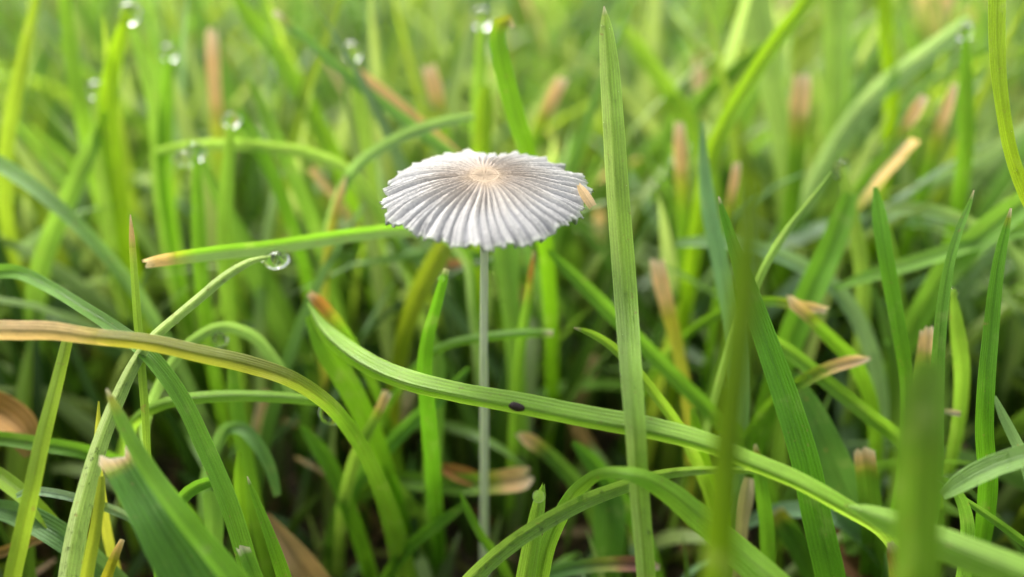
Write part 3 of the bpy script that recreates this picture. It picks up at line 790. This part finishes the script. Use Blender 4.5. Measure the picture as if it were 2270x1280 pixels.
for lab, pts, w, tl, col in (
    ('cut blade with orange tan top, left neighbour of the brown hooked blade', [(950, 146, 15), (960, 185, 15), (975, 250, 15), (990, 340, 15.3)], [30, 34, 32, 28], .65, 'tan'),
    ('leaning cut blade with orange tan top right of the brown hooked blade', [(1248, 172, 14.8), (1232, 205, 14.8), (1205, 260, 14.8), (1175, 340, 15)], [26, 30, 28, 26], .65, 'tan'),
    ('blade with tan dried top right of the tall straight blade', [(1506, 272, 13.8), (1507, 310, 13.8), (1510, 380, 13.9), (1515, 470, 14.2)], [20, 28, 28, 28], .85, 'tan'),
    ('wide mown blade with pinkish tan top in the pale lawn', [(1778, 166, 15), (1776, 200, 15), (1770, 270, 15), (1764, 370, 15.3)], [34, 40, 40, 38], .75, 'tan'),
    ('short cut blade with tan top beside the bluish upright blade', [(1634, 362, 13), (1630, 395, 13), (1620, 450, 13.1), (1610, 530, 13.3)], [16, 22, 22, 22], .55, 'tan'),
    ('slanting blade with white and orange dried tip', [(2048, 214, 13.6), (2030, 245, 13.6), (2000, 295, 13.6), (1945, 365, 13.6), (1890, 440, 13.8)], [20, 28, 20, 22, 26], .5, 'tan'),
    ('leaning blade with long tan tip beside the white and orange one', [(2116, 186, 14.2), (2104, 225, 14.2), (2084, 285, 14.2), (2060, 370, 14.5)], [12, 22, 26, 28], .8, 'tan'),
    ('small withered orange tip behind the rolled light green leaf', [(685, 652, 11), (700, 664, 11), (735, 700, 11.1), (770, 745, 11.3)], [14, 26, 26, 22], .4, 'orange'),
    ('withered straw blade crossed over another in a two-pronged tip', [(1748, 655, 11), (1760, 672, 11), (1790, 700, 11), (1840, 750, 11.1), (1890, 800, 11.3)], [12, 26, 26, 30, 32], .35, 'straw'),
    ('short straw prong pointing sideways out of the two-pronged tip', [(1832, 688, 11.0), (1810, 684, 11.0), (1770, 676, 11.1), (1700, 668, 11.3)], [14, 22, 22, 22], .4, 'straw'),
    ('level blade with pinkish brown dried tip under the soft green blades', [(1928, 794, 10.8), (1905, 798, 10.8), (1850, 812, 10.8), (1780, 845, 10.9), (1730, 880, 11.2)], [6, 22, 28, 28, 26], .6, 'tan')):
    B(lab, pts, w, 'mid', tip=(col, tl), jag=.04, n=40)
B('wide pale blurred blade standing far back beside the bright slanting one', [(1665, -60, 16), (1680, 40, 16), (1705, 160, 16), (1730, 290, 16.2), (1745, 420, 16.5)], [50, 66, 62, 48, 44], (.25, .40, .10), n=30)
B('tall pale blurred blade rising past the mown pinkish-topped blade', [(1855, -60, 16), (1853, 50, 16), (1850, 180, 16), (1845, 330, 16.2), (1840, 450, 16.5)], [44, 52, 50, 46, 44], (.24, .40, .07), n=30)
B('bright lime blade dropping in from the top above the pale aslant blades', [(1958, -40, 15), (1962, 20, 15), (1966, 90, 15), (1975, 180, 15.2)], [30, 32, 32, 30], (.23, .40, .006), n=30)
B('blurred pale blade slanting up toward the hanging drop', [(2150, 40, 15), (2090, 90, 15), (2010, 150, 15), (1930, 215, 15.2), (1870, 290, 15.5)], [20, 40, 46, 46, 44], (.24, .38, .16), roll=20, n=30)
B('soft green blade slanting behind the tip of the tall straight blade', [(1375, 50, 16), (1410, 100, 16), (1460, 170, 16), (1520, 260, 16.2), (1560, 350, 16.5)], [16, 34, 36, 36, 34], (.20, .37, .03), n=30)
B('bluish glossy blade sloping among the left-hand lawn blades', [(-60, 330, 12.4), (0, 365, 12.4), (60, 405, 12.3), (140, 470, 12.2), (220, 550, 12.3), (280, 620, 12.6)], [20, 36, 36, 32, 30, 30], (.19, .35, .10), roll=20, n=40)
# ---- low blades near the soil
for lab, pts, w, col, kw in (
    ('pale bluish dewy blade lying level behind the yellow-green upright blade', [(36, 1100, 9.9), (60, 1090, 9.9), (110, 1093, 9.9), (180, 1108, 10), (260, 1135, 10.2), (330, 1170, 10.6)], [10, 18, 20, 20, 20, 20], (.22, .34, .20), dict(beads=60, roll=15)),
    ('green blade lying level low behind the frosty blade', [(-60, 968, 10.6), (0, 972, 10.6), (90, 985, 10.6), (180, 1000, 10.7), (260, 1025, 11)], [24, 30, 32, 32, 30], (.115, .27, .02), {}),
    ('lime blade slanting low behind the yellow-green upright blade', [(-60, 1020, 10.4), (0, 1058, 10.3), (60, 1105, 10.2), (120, 1165, 10.2)], [24, 34, 34, 30], (.22, .37, .02), {}),
    ('bluish green wide blade low behind the frosty blade', [(-40, 1120, 10.2), (40, 1140, 10.2), (120, 1180, 10.1), (200, 1240, 10.2)], [30, 50, 54, 50], (.11, .22, .07), {}),
    ('light green upright blade with flat top right of the smooth bright blade', [(468, 1090, 10.6), (472, 1110, 10.6), (474, 1160, 10.6), (470, 1240, 10.7)], [34, 40, 40, 40], (.175, .345, .06), dict(jag=.02)),
    ('short curved blade crossing under the sloping green blade', [(480, 1066, 9.9), (450, 1072, 9.9), (415, 1092, 9.85), (388, 1125, 9.8), (370, 1170, 9.9)], [20, 28, 30, 28, 26], (.12, .285, .025), dict(roll=20)),
    ('pointed blade with white needle tip beside the dead tan leaf', [(548, 1056, 9.6), (558, 1085, 9.6), (580, 1140, 9.6), (608, 1215, 9.6), (636, 1300, 9.7)], [2, 11, 19, 26, 32], (.135, .31, .02), dict(tip=('white', .06))),
    ('short cut blade with split white end at the foot of the sloping green blade', [(538, 1214, 9.2), (546, 1232, 9.2), (562, 1270, 9.2), (585, 1330, 9.3)], [26, 28, 32, 36], (.13, .29, .03), dict(tip=('white', .04), jag=.06)),
    ('yellow withered blade with tan tip leaning low by the narrow yellow blade', [(272, 1196, 9.9), (258, 1225, 9.9), (243, 1262, 9.9), (228, 1310, 10)], [10, 18, 22, 24], (.34, .34, .03), dict(tip=('tan', .2))),
    ('upright mid green blade behind the light level blade', [(512, 800, 11.6), (520, 880, 11.6), (535, 960, 11.6), (552, 1060, 11.8)], [14, 28, 32, 34], (.14, .31, .025), {}),
    ('dim upright blade with thin top beneath the light level blade', [(530, 1000, 10.8), (530, 1040, 10.8), (532, 1100, 10.9)], [8, 20, 26], (.16, .33, .02), {}),
    ('grey green drooping blade below the light level blade', [(615, 1100, 11), (600, 1040, 11), (570, 985, 11), (535, 950, 11.1), (505, 950, 11.2), (480, 990, 11.4)], [16, 24, 28, 28, 26, 26], (.13, .27, .07), {}),
    ('soft green blade slanting low behind the olive blade', [(668, 945, 11.8), (700, 985, 11.8), (745, 1060, 11.9), (770, 1120, 12)], [8, 30, 36, 36], (.12, .29, .015), {}),
    ('leaning green blade running under the rolled light green leaf', [(684, 700, 11), (720, 770, 11), (770, 850, 11.2), (820, 950, 11.5), (860, 1060, 12)], [20, 46, 50, 46, 40], (.15, .335, .015), {}),
    ('dim blade slanting up to the left of the mushroom stalk', [(1040, 815, 11.6), (985, 875, 11.7), (920, 930, 11.8), (850, 1000, 12), (790, 1070, 12.4)], [10, 26, 30, 34, 36], (.11, .27, .03), {}),
    ('withered blade with pale frayed tip left of the mushroom stalk', [(858, 872, 11), (845, 900, 11), (822, 945, 11.1), (790, 1010, 11.3)], [24, 22, 24, 28], (.17, .30, .04), dict(tip=('straw', .25), jag=.05)),
    ('low leaf with orange and tan torn end right of the mushroom stalk', [(1178, 1056, 12), (1160, 1060, 12), (1110, 1068, 12), (1040, 1074, 12.2), (960, 1072, 12.4), (890, 1065, 12.7)], [44, 52, 50, 46, 42, 36], (.13, .27, .02), dict(tip=('tan', .50), jag=.09)),
    ('thin low blade pointing up across the foot of the stalk', [(1020, 1092, 11), (1034, 1125, 11), (1062, 1180, 11), (1105, 1240, 11.2)], [4, 14, 18, 20], (.13, .30, .02), {}),
    ('dim blade slanting low toward the foot of the stalk', [(1030, 1120, 11.6), (985, 1152, 11.6), (930, 1192, 11.7), (885, 1240, 11.8)], [12, 24, 26, 28], (.11, .27, .015), {}),
    ('low blade with purplish brown tip lying level at the foot of the tall straight blade', [(1462, 1258, 10.8), (1430, 1252, 10.8), (1360, 1250, 10.8), (1280, 1258, 10.9), (1210, 1275, 11.2)], [10, 28, 32, 30, 28], (.10, .23, .06), dict(tip=('purple', .62))),
    ('dim leaning blade with pink frayed tip behind the rolled light green leaf', [(1148, 965, 12), (1165, 972, 12), (1200, 995, 12), (1250, 1040, 12.2), (1290, 1090, 12.5)], [14, 28, 30, 34, 36], (.10, .22, .03), dict(tip=('tan', .3), jag=.05)),
    ('wide dim blade upright in the hollow behind the tall straight blade', [(1345, 1080, 11.6), (1350, 1120, 11.6), (1350, 1180, 11.7), (1345, 1250, 12)], [50, 66, 70, 66], (.08, .20, .03), {}),
    ('dim mid green blade crossing low behind the foot of the tall straight blade', [(1270, 980, 11.8), (1300, 1010, 11.8), (1350, 1070, 11.9), (1400, 1140, 12.1)], [10, 32, 36, 36], (.10, .26, .02), {}),
    ('straw coloured dry blade upright behind the blurred olive blade', [(1660, 1060, 10.6), (1655, 1090, 10.6), (1645, 1150, 10.7), (1640, 1220, 10.9)], [22, 32, 30, 26], (.42, .36, .22), dict(mat=M_DRY)),
    ('green blade with orange spike tip standing low behind the ribbed blade', [(1674, 985, 10.4), (1678, 1015, 10.4), (1688, 1080, 10.4), (1700, 1170, 10.6)], [6, 20, 28, 32], (.11, .27, .02), dict(tip=('olive', .2))),
    ('bluish thin blade leaning low at the edge behind the small curled blade', [(2205, 878, 9.9), (2218, 910, 9.9), (2245, 965, 9.9), (2275, 1030, 10)], [6, 16, 22, 24], (.17, .30, .14), {}),
    ('dark leaning blade low behind the broad pale leaf', [(1720, 1130, 11.4), (1745, 1170, 11.4), (1775, 1220, 11.4), (1810, 1290, 11.5)], [30, 46, 50, 50], (.085, .21, .02), dict(tip=('olive', .15))),
    ('bright thin shoot leaning low behind the slim dark-tipped blade', [(1535, 905, 10.9), (1545, 960, 10.9), (1565, 1030, 11), (1590, 1110, 11.2)], [10, 26, 30, 32], (.16, .35, .01), {}),
    ):
    B(lab, pts, w, col, n=44, **kw)

# dead leaves on the soil
def dead(label, pts, w, col, fold=.35, name='dead_leaf', **kw):
    B(label, pts, w, col, name=name, cat='dead leaf', group='dead leaves in the thatch', root=False, fold=fold, mat=M_DRY, n=30, **kw)
dead('tan dead leaf standing out of the thatch beside the white needle tip', [(590, 1140, 11.2), (620, 1185, 11.2), (660, 1240, 11.2), (710, 1310, 11.4)], [10, 36, 56, 66], (.40, .26, .14))
dead('brown dead leaf lying under the bluish arching blade', [(1840, 1140, 12.4), (1860, 1180, 12.2), (1900, 1225, 12.0), (1950, 1260, 12)], [50, 110, 130, 60], (.17, .085, .04), roll=20)
dead('orange brown dead leaf low behind the yellow-green upright blade', [(-60, 890, 11.4), (0, 915, 11.2), (50, 960, 11), (70, 1010, 11)], [70, 80, 70, 30], (.36, .20, .06))
dead('brown curled dead leaf by the orange and tan torn end', [(960, 1030, 12.4), (1000, 1045, 12.3), (1050, 1062, 12.3), (1090, 1080, 12.4)], [10, 30, 34, 16], (.34, .16, .05))
dead('thin orange stem lying low at the foot of the yellow-green upright blade', [(-40, 1240, 10.8), (30, 1215, 10.8), (100, 1190, 10.9), (160, 1180, 11)], [22, 22, 20, 16], (.42, .26, .10))
dead('pale brown scrap low in the hollow beside the squat mown stub', [(1990, 1120, 11.8), (2010, 1110, 11.8), (2040, 1105, 11.9)], [16, 30, 14], (.30, .22, .14))
dead('whitish scrap of dry sheath beside the wide dark blurred blade', [(2085, 912, 10.6), (2105, 914, 10.6), (2130, 918, 10.6)], [8, 14, 12], (.6, .5, .4))
dead('brown curl of dead grass under the yellow olive blade', [(950, 585, 13.4), (1000, 585, 13.3), (1050, 590, 13.3)], [10, 22, 14], (.34, .19, .10))

# straw scrap stuck to the rim of the cap
def straw():
    a, b = P(1282, 410, 9.42), P(1314, 459, 9.30)
    B('tiny straw coloured dry scrap stuck to the rim of the mushroom cap', [tuple(a), tuple(a * .75 + b * .25), tuple(a * .3 + b * .7), tuple(b)],
      [.05, .10, .115, .10], (.66, .48, .28), world=True, root=False, name='straw_scrap', cat='straw', group=None, fold=.3, shape='n', jag=.02, n=24, mat=M_DRY)
straw()

# dark spot on the rolled leaf
def spot():
    o, V = BLADES['pod']
    x, y, d = proj(V)
    k = np.unravel_index(np.argmin((x - 1146)**2 + (y - 899)**2), x.shape)
    c = V[k]
    iv, jf = ICO
    r_ = np.random.default_rng(5)
    v = iv * (1 + r_.normal(0, .10, (len(iv), 1))) * np.array([.100, .05, .066])
    v[:, 2] -= v[:, 0] * .22
    base = np.array(o.location) / U
    s = mesh_obj('dark_spot', v + c + nrm(CAMP - c) * .02 - base, jf, M_SPOT, o)
    s['label'] = 'dark purple brown spot on the rolled leaf'
    s.modifiers.new('round', 'SUBSURF').render_levels = 1
spot()

# ---------------------------------------------------------------- dew drops
def drop_mesh():
    n, m = 14, 20
    v, f = [], []
    for i in range(n + 1):
        t = math.pi * i / n
        z = math.cos(t); r = math.sin(t) * (1 - .22 * max(0, z)**1.5)
        for j in range(m):
            a = 2 * math.pi * j / m
            v.append((r * math.cos(a), r * math.sin(a), z * 1.06))
    for i in range(n):
        for j in range(m):
            f.append((i * m + j, i * m + (j + 1) % m, (i + 1) * m + (j + 1) % m, (i + 1) * m + j)[::-1])
    import bmesh
    me = bpy.data.meshes.new('dew_drop'); me.from_pydata([tuple(np.array(p) * U) for p in v], [], f)
    bm = bmesh.new(); bm.from_mesh(me)
    bmesh.ops.remove_doubles(bm, verts=bm.verts, dist=1e-6)
    bmesh.ops.recalc_face_normals(bm, faces=bm.faces)
    bm.to_mesh(me); bm.free()
    me.polygons.foreach_set('use_smooth', np.ones(len(me.polygons), dtype=bool))
    me.materials.append(M_WATER)
    return me
DM = drop_mesh()
def drop(label, px, py, d, rpx, sq=(1, 1, 1), rot=0, support=None):
    d = d if d < 11.4 else 11.4 + (d - 11.4) * .6
    p = P(px, py, d); r = 1.2 * rpx * d / FPX
    for ox in (-24, 0, 24):
        for oy in (-24, 0, 24): occ_mark(px + ox, py + oy, d)
    o = bpy.data.objects.new('dew_drop', DM); C.objects.link(o)
    o.location = tuple(p * U); o.scale = (r * sq[0], r * sq[1], r * sq[2]); o.rotation_euler = (0, rot, 0)
    tag(o, label, 'dew drop', 'dew drops on the grass')
    if support:
        ux, uy = support
        B('blurred lawn blade carrying the %s' % ' '.join(label.replace('clear ', '').split()[:10]), [(px, py - rpx * .6, d + .02), (px + ux * .25, py + uy * .25, d + .1), (px + ux * .6, py + uy * .6, d + .2), (px + ux, py + uy, d + .4)],
          [6, 22, 30, 32], [(.19, .36, .04), (.15, .33, .02), (.22, .37, .06)][SEED[0] % 3], n=30)
drop('clear bright dew drop at the bent tip of the bowed yellow-green blade', 287, 30, 13.5, 19)
drop('clear small dew drop beside the bright one on the bowed blade tip', 302, 20, 13.9, 9)
drop('clear dim dew drop on a far blade beside the falling light blade', 375, 118, 15.5, 15, support=(-10, 200))
drop('clear grey dew drop between the pale upright blade and the bowed one', 214, 202, 15, 17, support=(15, 220))
drop('clear flattened dew drop under the tall tan dried top', 512, 266, 13.0, 17, (1.1, 1, .8), support=(-14, 240))
drop('clear ring-like dew drop, upper of the pair under the bowing pale blade', 434, 335, 12.7, 17, (1.1, 1, .85), support=(10, 260))
drop('clear grey dew drop, lower of the pair under the bowing pale blade', 415, 352, 12.75, 22, (1.2, 1, .75))
drop('clear dew drop beside the long thin whitish-tipped blade', 780, 116, 14.5, 18, support=(30, 200))
drop('clear bluish dew drop left of the brown hooked tip', 1068, 42, 15.5, 20, (1.1, 1, 1), support=(-8, 200))
drop('clear hanging dew drop above the slanting white and orange tip', 2140, 72, 14, 15, (.9, .9, 1.1), support=(2, 230))
drop('clear dew drop on a blade fork below the tall pale blurred blade', 1868, 376, 13.2, 16, (1, 1, 1.1), support=(40, 200))
drop('clear flat dew drop hanging under the level tan-tipped blade', 612, 577, 10.55, 26, (1.0, .8, .60))
drop('clear dew drop ring hanging under the end of the light level blade', 735, 915, 10.5, 24, (1, .8, 1))
drop('clear dew drop sitting in the torn tip of the stubby shoot', 1194, 1100, 9.40, 12)
drop('clear dew drop under the pale arched blade', 487, 752, 11.0, 15, (1, .8, 1))
drop('clear dew drop on the blunt tip of the short bright blade', 978, 618, 10.15, 7)
drop('clear dew drop behind the slim pointed upright blade', 2112, 648, 10.6, 10, support=(20, 160))

# ---------------------------------------------------------------- the lawn: random blades all round
FIELD_N = 17500
LANDMARKS = [('bright dew drop', 287, 30), ('pair of dew drops', 425, 345), ('tall tan dried top', 470, 80), ('hanging flattened drop', 512, 266),
             ('thin whitish-tipped blade', 650, 70), ('blurred straw stalk', 870, 220), ('brown hooked blade', 1115, 60), ('tall straight blade', 1345, 120),
             ('bright slanting blade', 1700, 120), ('pinkish-topped mown blade', 1778, 180), ('white and orange tip', 2040, 230), ('blade hanging in from above', 2215, 150),
             ('bluish upright blade', 1560, 380), ('yellow tan dry blade', 760, 420), ('two-pronged straw tip', 1760, 660), ('dark knife-like blade', 2235, 480),
             ('yellow edge blade', 50, 150), ('slim yellow-tipped blade', 290, 500), ('left rim of the cap', 830, 420), ('straw scrap on the cap', 1320, 440)]
def field():
    r_ = np.random.default_rng(21)
    blades = []
    stem_x = CAPC[0]
    tries = 0
    while len(blades) < FIELD_N and tries < 140000:
        tries += 1
        y = -14 + 76 * r_.uniform() ** 1.15
        hw = 12 + .72 * max(y, 0)
        x = r_.uniform(-hw, hw)
        kind = r_.choice(['green', 'yellow', 'bluish', 'pale', 'cut', 'dry'], p=[.33, .18, .15, .28, .04, .02])
        Ln = r_.uniform(4.4, 9.4) * (.9 if kind == 'cut' else 1)
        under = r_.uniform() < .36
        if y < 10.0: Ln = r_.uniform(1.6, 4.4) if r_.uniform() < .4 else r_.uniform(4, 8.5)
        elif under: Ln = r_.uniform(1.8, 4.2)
        if kind == 'dry': Ln = min(Ln, 2.8)
        w = r_.uniform(.18, .50) * (.8 if under else 1)
        az = r_.uniform(0, 2 * math.pi); lean = abs(r_.normal(0, .34)) + .02; curl = abs(r_.normal(.4, .55))
        if r_.uniform() < .14: curl += r_.uniform(.7, 1.4)
        n = 10
        t = np.linspace(0, 1, n)                       # root -> tip
        th = lean + curl * t ** 1.6
        ds = Ln / (n - 1)
        hx = np.concatenate([[0], np.cumsum(np.sin(th[:-1]) * ds)]); hz = np.concatenate([[0], np.cumsum(np.cos(th[:-1]) * ds)])
        side = r_.normal(0, .12) * t ** 2 * Ln
        p = np.stack([x + hx * math.cos(az) - side * math.sin(az), y + hx * math.sin(az) + side * math.cos(az), hz - .2], -1)
        px, py, d = proj(p)
        inside = (px > -60) & (px < 2330) & (py > -60) & (py < 1340)
        # keep the air in front of the mushroom clear; near the lens only short low grass grows
        near = inside & (d < 12.0) & (d > .5)
        if near.any():
            if kind in ('cut', 'dry'): continue
            if (py[near] < 1000).any() or (d[near] < 10.8).any() or r_.uniform() < .25: continue
        if (np.abs(d) < 4).any() and (inside & (d > 0) & (d < 5)).any(): continue
        if (np.linalg.norm(p - CAMP, axis=1) < 3.5).any(): continue
        tt = np.linspace(0, n - 1, 40); t0 = np.minimum(tt.astype(int), n - 2); fr = tt - t0
        ppx, ppy, pd = [a[t0] * (1 - fr) + a[t0 + 1] * fr for a in (px, py, d)]
        ii, jj = (ppy // 24).astype(int), (ppx // 24).astype(int)
        ok = (ii >= 0) & (ii < 54) & (jj >= 0) & (jj < 95) & (pd > 0)
        hit = (OCC[np.clip(ii, 0, 59), np.clip(jj, 0, 99)] > pd) & ok
        if hit.sum() > 2 and r_.uniform() < .94: continue
        sdpt = 9.63 + (py - 436) / (1245 - 436) * 2.4
        if (inside & (np.abs(px - 1070) < 34) & (py > 430) & (d < sdpt + .25)).any(): continue
        if (inside & (np.abs(px - 1075) < 240) & (np.abs(py - 430) < 140) & (d < 11.9)).any(): continue
        blades.append((p, w, kind, px, py, d, inside, r_.uniform(), az, under, lean, curl))
    area = []
    for p, w, kind, px, py, d, ins, q, az, under, lean, curl in blades:
        a = 0
        if ins.any() and d.min() > 8:
            k = ins & (py < 640)
            a = (k.sum() / 10) * w / (d.mean() ** 2)
            if d.min() < 11.6 or p[:, 1].max() < 11: a = 0
        area.append(a)
    order = np.argsort(-np.array(area))
    picked = set(int(i) for i in order[:165] if area[int(i)] > 0)
    VV, UVV, CC, FF = [], [], [], []
    nv = 0
    um = np.array([-1, -.5, 0, .5, 1.]); m = len(um)
    for bi, (p, w, kind, px, py, d, ins, q, az, under, lean, curl) in enumerate(blades):
        n = len(p)
        t = np.linspace(0, 1, n)
        if kind in ('cut', 'dry') and q < .9: wp = np.clip(.55 + .9 * t, 0, 1) * (1 - .25 * t)
        else: wp = np.clip(.5 + 1.2 * t, 0, 1) * np.clip((1 - t) / .42, 0, 1) ** .75
        wp = np.maximum(wp * w, .006)
        T = nrm(np.gradient(p, axis=0))
        f = q * 2 * math.pi * 3 + t * (q - .5) * 2.0
        S0 = np.stack([np.cos(f), np.sin(f), 0 * f], -1)
        # mostly turned broadside to the bend of the blade
        S0 = S0 * .6 + np.array([-math.sin(az), math.cos(az), 0]) * .8
        S = nrm(S0 - T * (S0 * T).sum(-1, keepdims=True)); N = np.cross(S, T)
        fold = .12 + .22 * ((q * 7.3) % 1)
        V = p[:, None, :] + S[:, None, :] * (um[None, :, None] * wp[:, None, None] / 2) + N[:, None, :] * ((np.abs(um) - .5)[None, :, None] * fold * wp[:, None, None])
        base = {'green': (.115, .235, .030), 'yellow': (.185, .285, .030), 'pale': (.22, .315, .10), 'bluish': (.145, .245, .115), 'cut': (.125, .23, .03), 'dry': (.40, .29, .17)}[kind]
        if under and kind != 'dry': base = (.042, .10, .012) if kind != 'yellow' else (.07, .13, .013)  # low blades darkened: deep shade between the tall grass painted into their colour
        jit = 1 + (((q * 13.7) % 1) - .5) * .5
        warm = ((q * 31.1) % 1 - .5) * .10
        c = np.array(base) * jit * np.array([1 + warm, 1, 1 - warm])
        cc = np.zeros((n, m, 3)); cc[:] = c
        cc *= (.78 + .55 * t)[:, None, None]                 # colour brightened towards the tip, painting in the stronger light up high
        if kind == 'cut':
            f2 = np.clip((t - .80 + .1 * q) / .10, 0, 1)[:, None, None]
            cc = cc * (1 - f2) + np.array([.60, .44, .27]) * f2
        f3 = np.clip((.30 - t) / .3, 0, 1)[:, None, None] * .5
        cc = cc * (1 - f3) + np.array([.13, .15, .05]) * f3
        uv = np.zeros((n, m, 3)); uv[..., 0] = (um + 1) / 2; uv[..., 1] = (t * 6)[:, None]; uv[..., 2] = bi * 1.37 % 90
        F = grid_faces(n, m)
        if bi in picked:
            b0 = p[0]
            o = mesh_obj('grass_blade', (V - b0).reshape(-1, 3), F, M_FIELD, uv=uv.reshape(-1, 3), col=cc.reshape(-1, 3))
            o.location = tuple(b0 * U)
            tx, ty, td = proj(p[-1])
            lm = min(LANDMARKS, key=lambda a: (a[1] - tx)**2 + (a[2] - ty)**2)[0]
            pose = 'drooping' if curl > .95 else ('upright' if lean + curl * .5 < .32 else 'leaning')
            size = 'broad' if w > .36 else ('slender' if w < .25 else 'mid-sized')
            kname = {'green': 'green', 'yellow': 'yellow-green', 'bluish': 'bluish green', 'pale': 'pale green', 'cut': 'tan-topped', 'dry': 'dry straw'}[kind]
            tag(o, '%s %s %s lawn blade out of focus near the %s' % (pose, size, kname, lm), 'grass', 'out of focus blades of the lawn behind')
        else:
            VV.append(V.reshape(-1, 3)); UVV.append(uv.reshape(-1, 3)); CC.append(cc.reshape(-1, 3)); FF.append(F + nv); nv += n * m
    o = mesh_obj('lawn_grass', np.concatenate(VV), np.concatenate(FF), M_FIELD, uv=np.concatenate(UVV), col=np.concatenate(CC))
    tag(o, 'dense mass of green lawn grass filling the ground all round', 'grass', kind='stuff')
    print('field blades', len(blades), 'single', len(picked), 'tries', tries)
field()

# thatch: dead brown bits lying on the soil
def thatch():
    r_ = np.random.default_rng(5)
    VV, UVV, CC, FF = [], [], [], []; nv = 0
    um = np.array([-1, 0, 1.]); m = 3
    for i in range(2600):
        y = -6 + 50 * r_.uniform() ** 1.3; x = r_.uniform(-1, 1) * (12 + .7 * max(y, 0))
        L = r_.uniform(.8, 3.2); n = 6; az = r_.uniform(0, 6.283); w = r_.uniform(.06, .22)
        t = np.linspace(-.5, .5, n)
        z0 = abs(r_.normal(.1, .35)); tilt = r_.normal(0, .28)
        b = r_.normal(0, .4)
        p = np.stack([x + L * t * math.cos(az) - b * t * t * math.sin(az), y + L * t * math.sin(az) + b * t * t * math.cos(az), np.maximum(z0 + L * t * tilt - .4 * t * t, -.1)], -1)
        if math.hypot(x - CAPC[0], y - CAPC[1]) < .3: continue
        T = nrm(np.gradient(p, axis=0)); S = nrm(np.cross(T, [0, 0, 1.0]) + r_.normal(0, .3, 3))
        wp = w * np.clip((.5 - np.abs(t)) * 4 + .35, 0, 1)
        V = p[:, None, :] + S[:, None, :] * (um[None, :, None] * wp[:, None, None] / 2); V[:, 1, 2] += w * .25
        base = np.array([(.36, .23, .11), (.20, .105, .045), (.10, .055, .03), (.42, .30, .17), (.17, .20, .03)][r_.integers(0, 5)]) * r_.uniform(.35, .8)
        cc = np.zeros((n, m, 3)); cc[:] = base
        uv = np.zeros((n, m, 3)); uv[..., 0] = (um + 1) / 2; uv[..., 1] = (t * L)[:, None]; uv[..., 2] = i % 71
        VV.append(V.reshape(-1, 3)); UVV.append(uv.reshape(-1, 3)); CC.append(cc.reshape(-1, 3)); FF.append(grid_faces(n, m) + nv); nv += n * m
    o = mesh_obj('thatch', np.concatenate(VV), np.concatenate(FF), M_DRY, uv=np.concatenate(UVV), col=np.concatenate(CC))
    tag(o, 'brown thatch of dead grass scraps covering the soil', 'thatch', kind='stuff')
thatch()

scene.render.engine = 'CYCLES'
scene.cycles.max_bounces = 7
scene.cycles.transmission_bounces = 6
scene.cycles.diffuse_bounces = 3
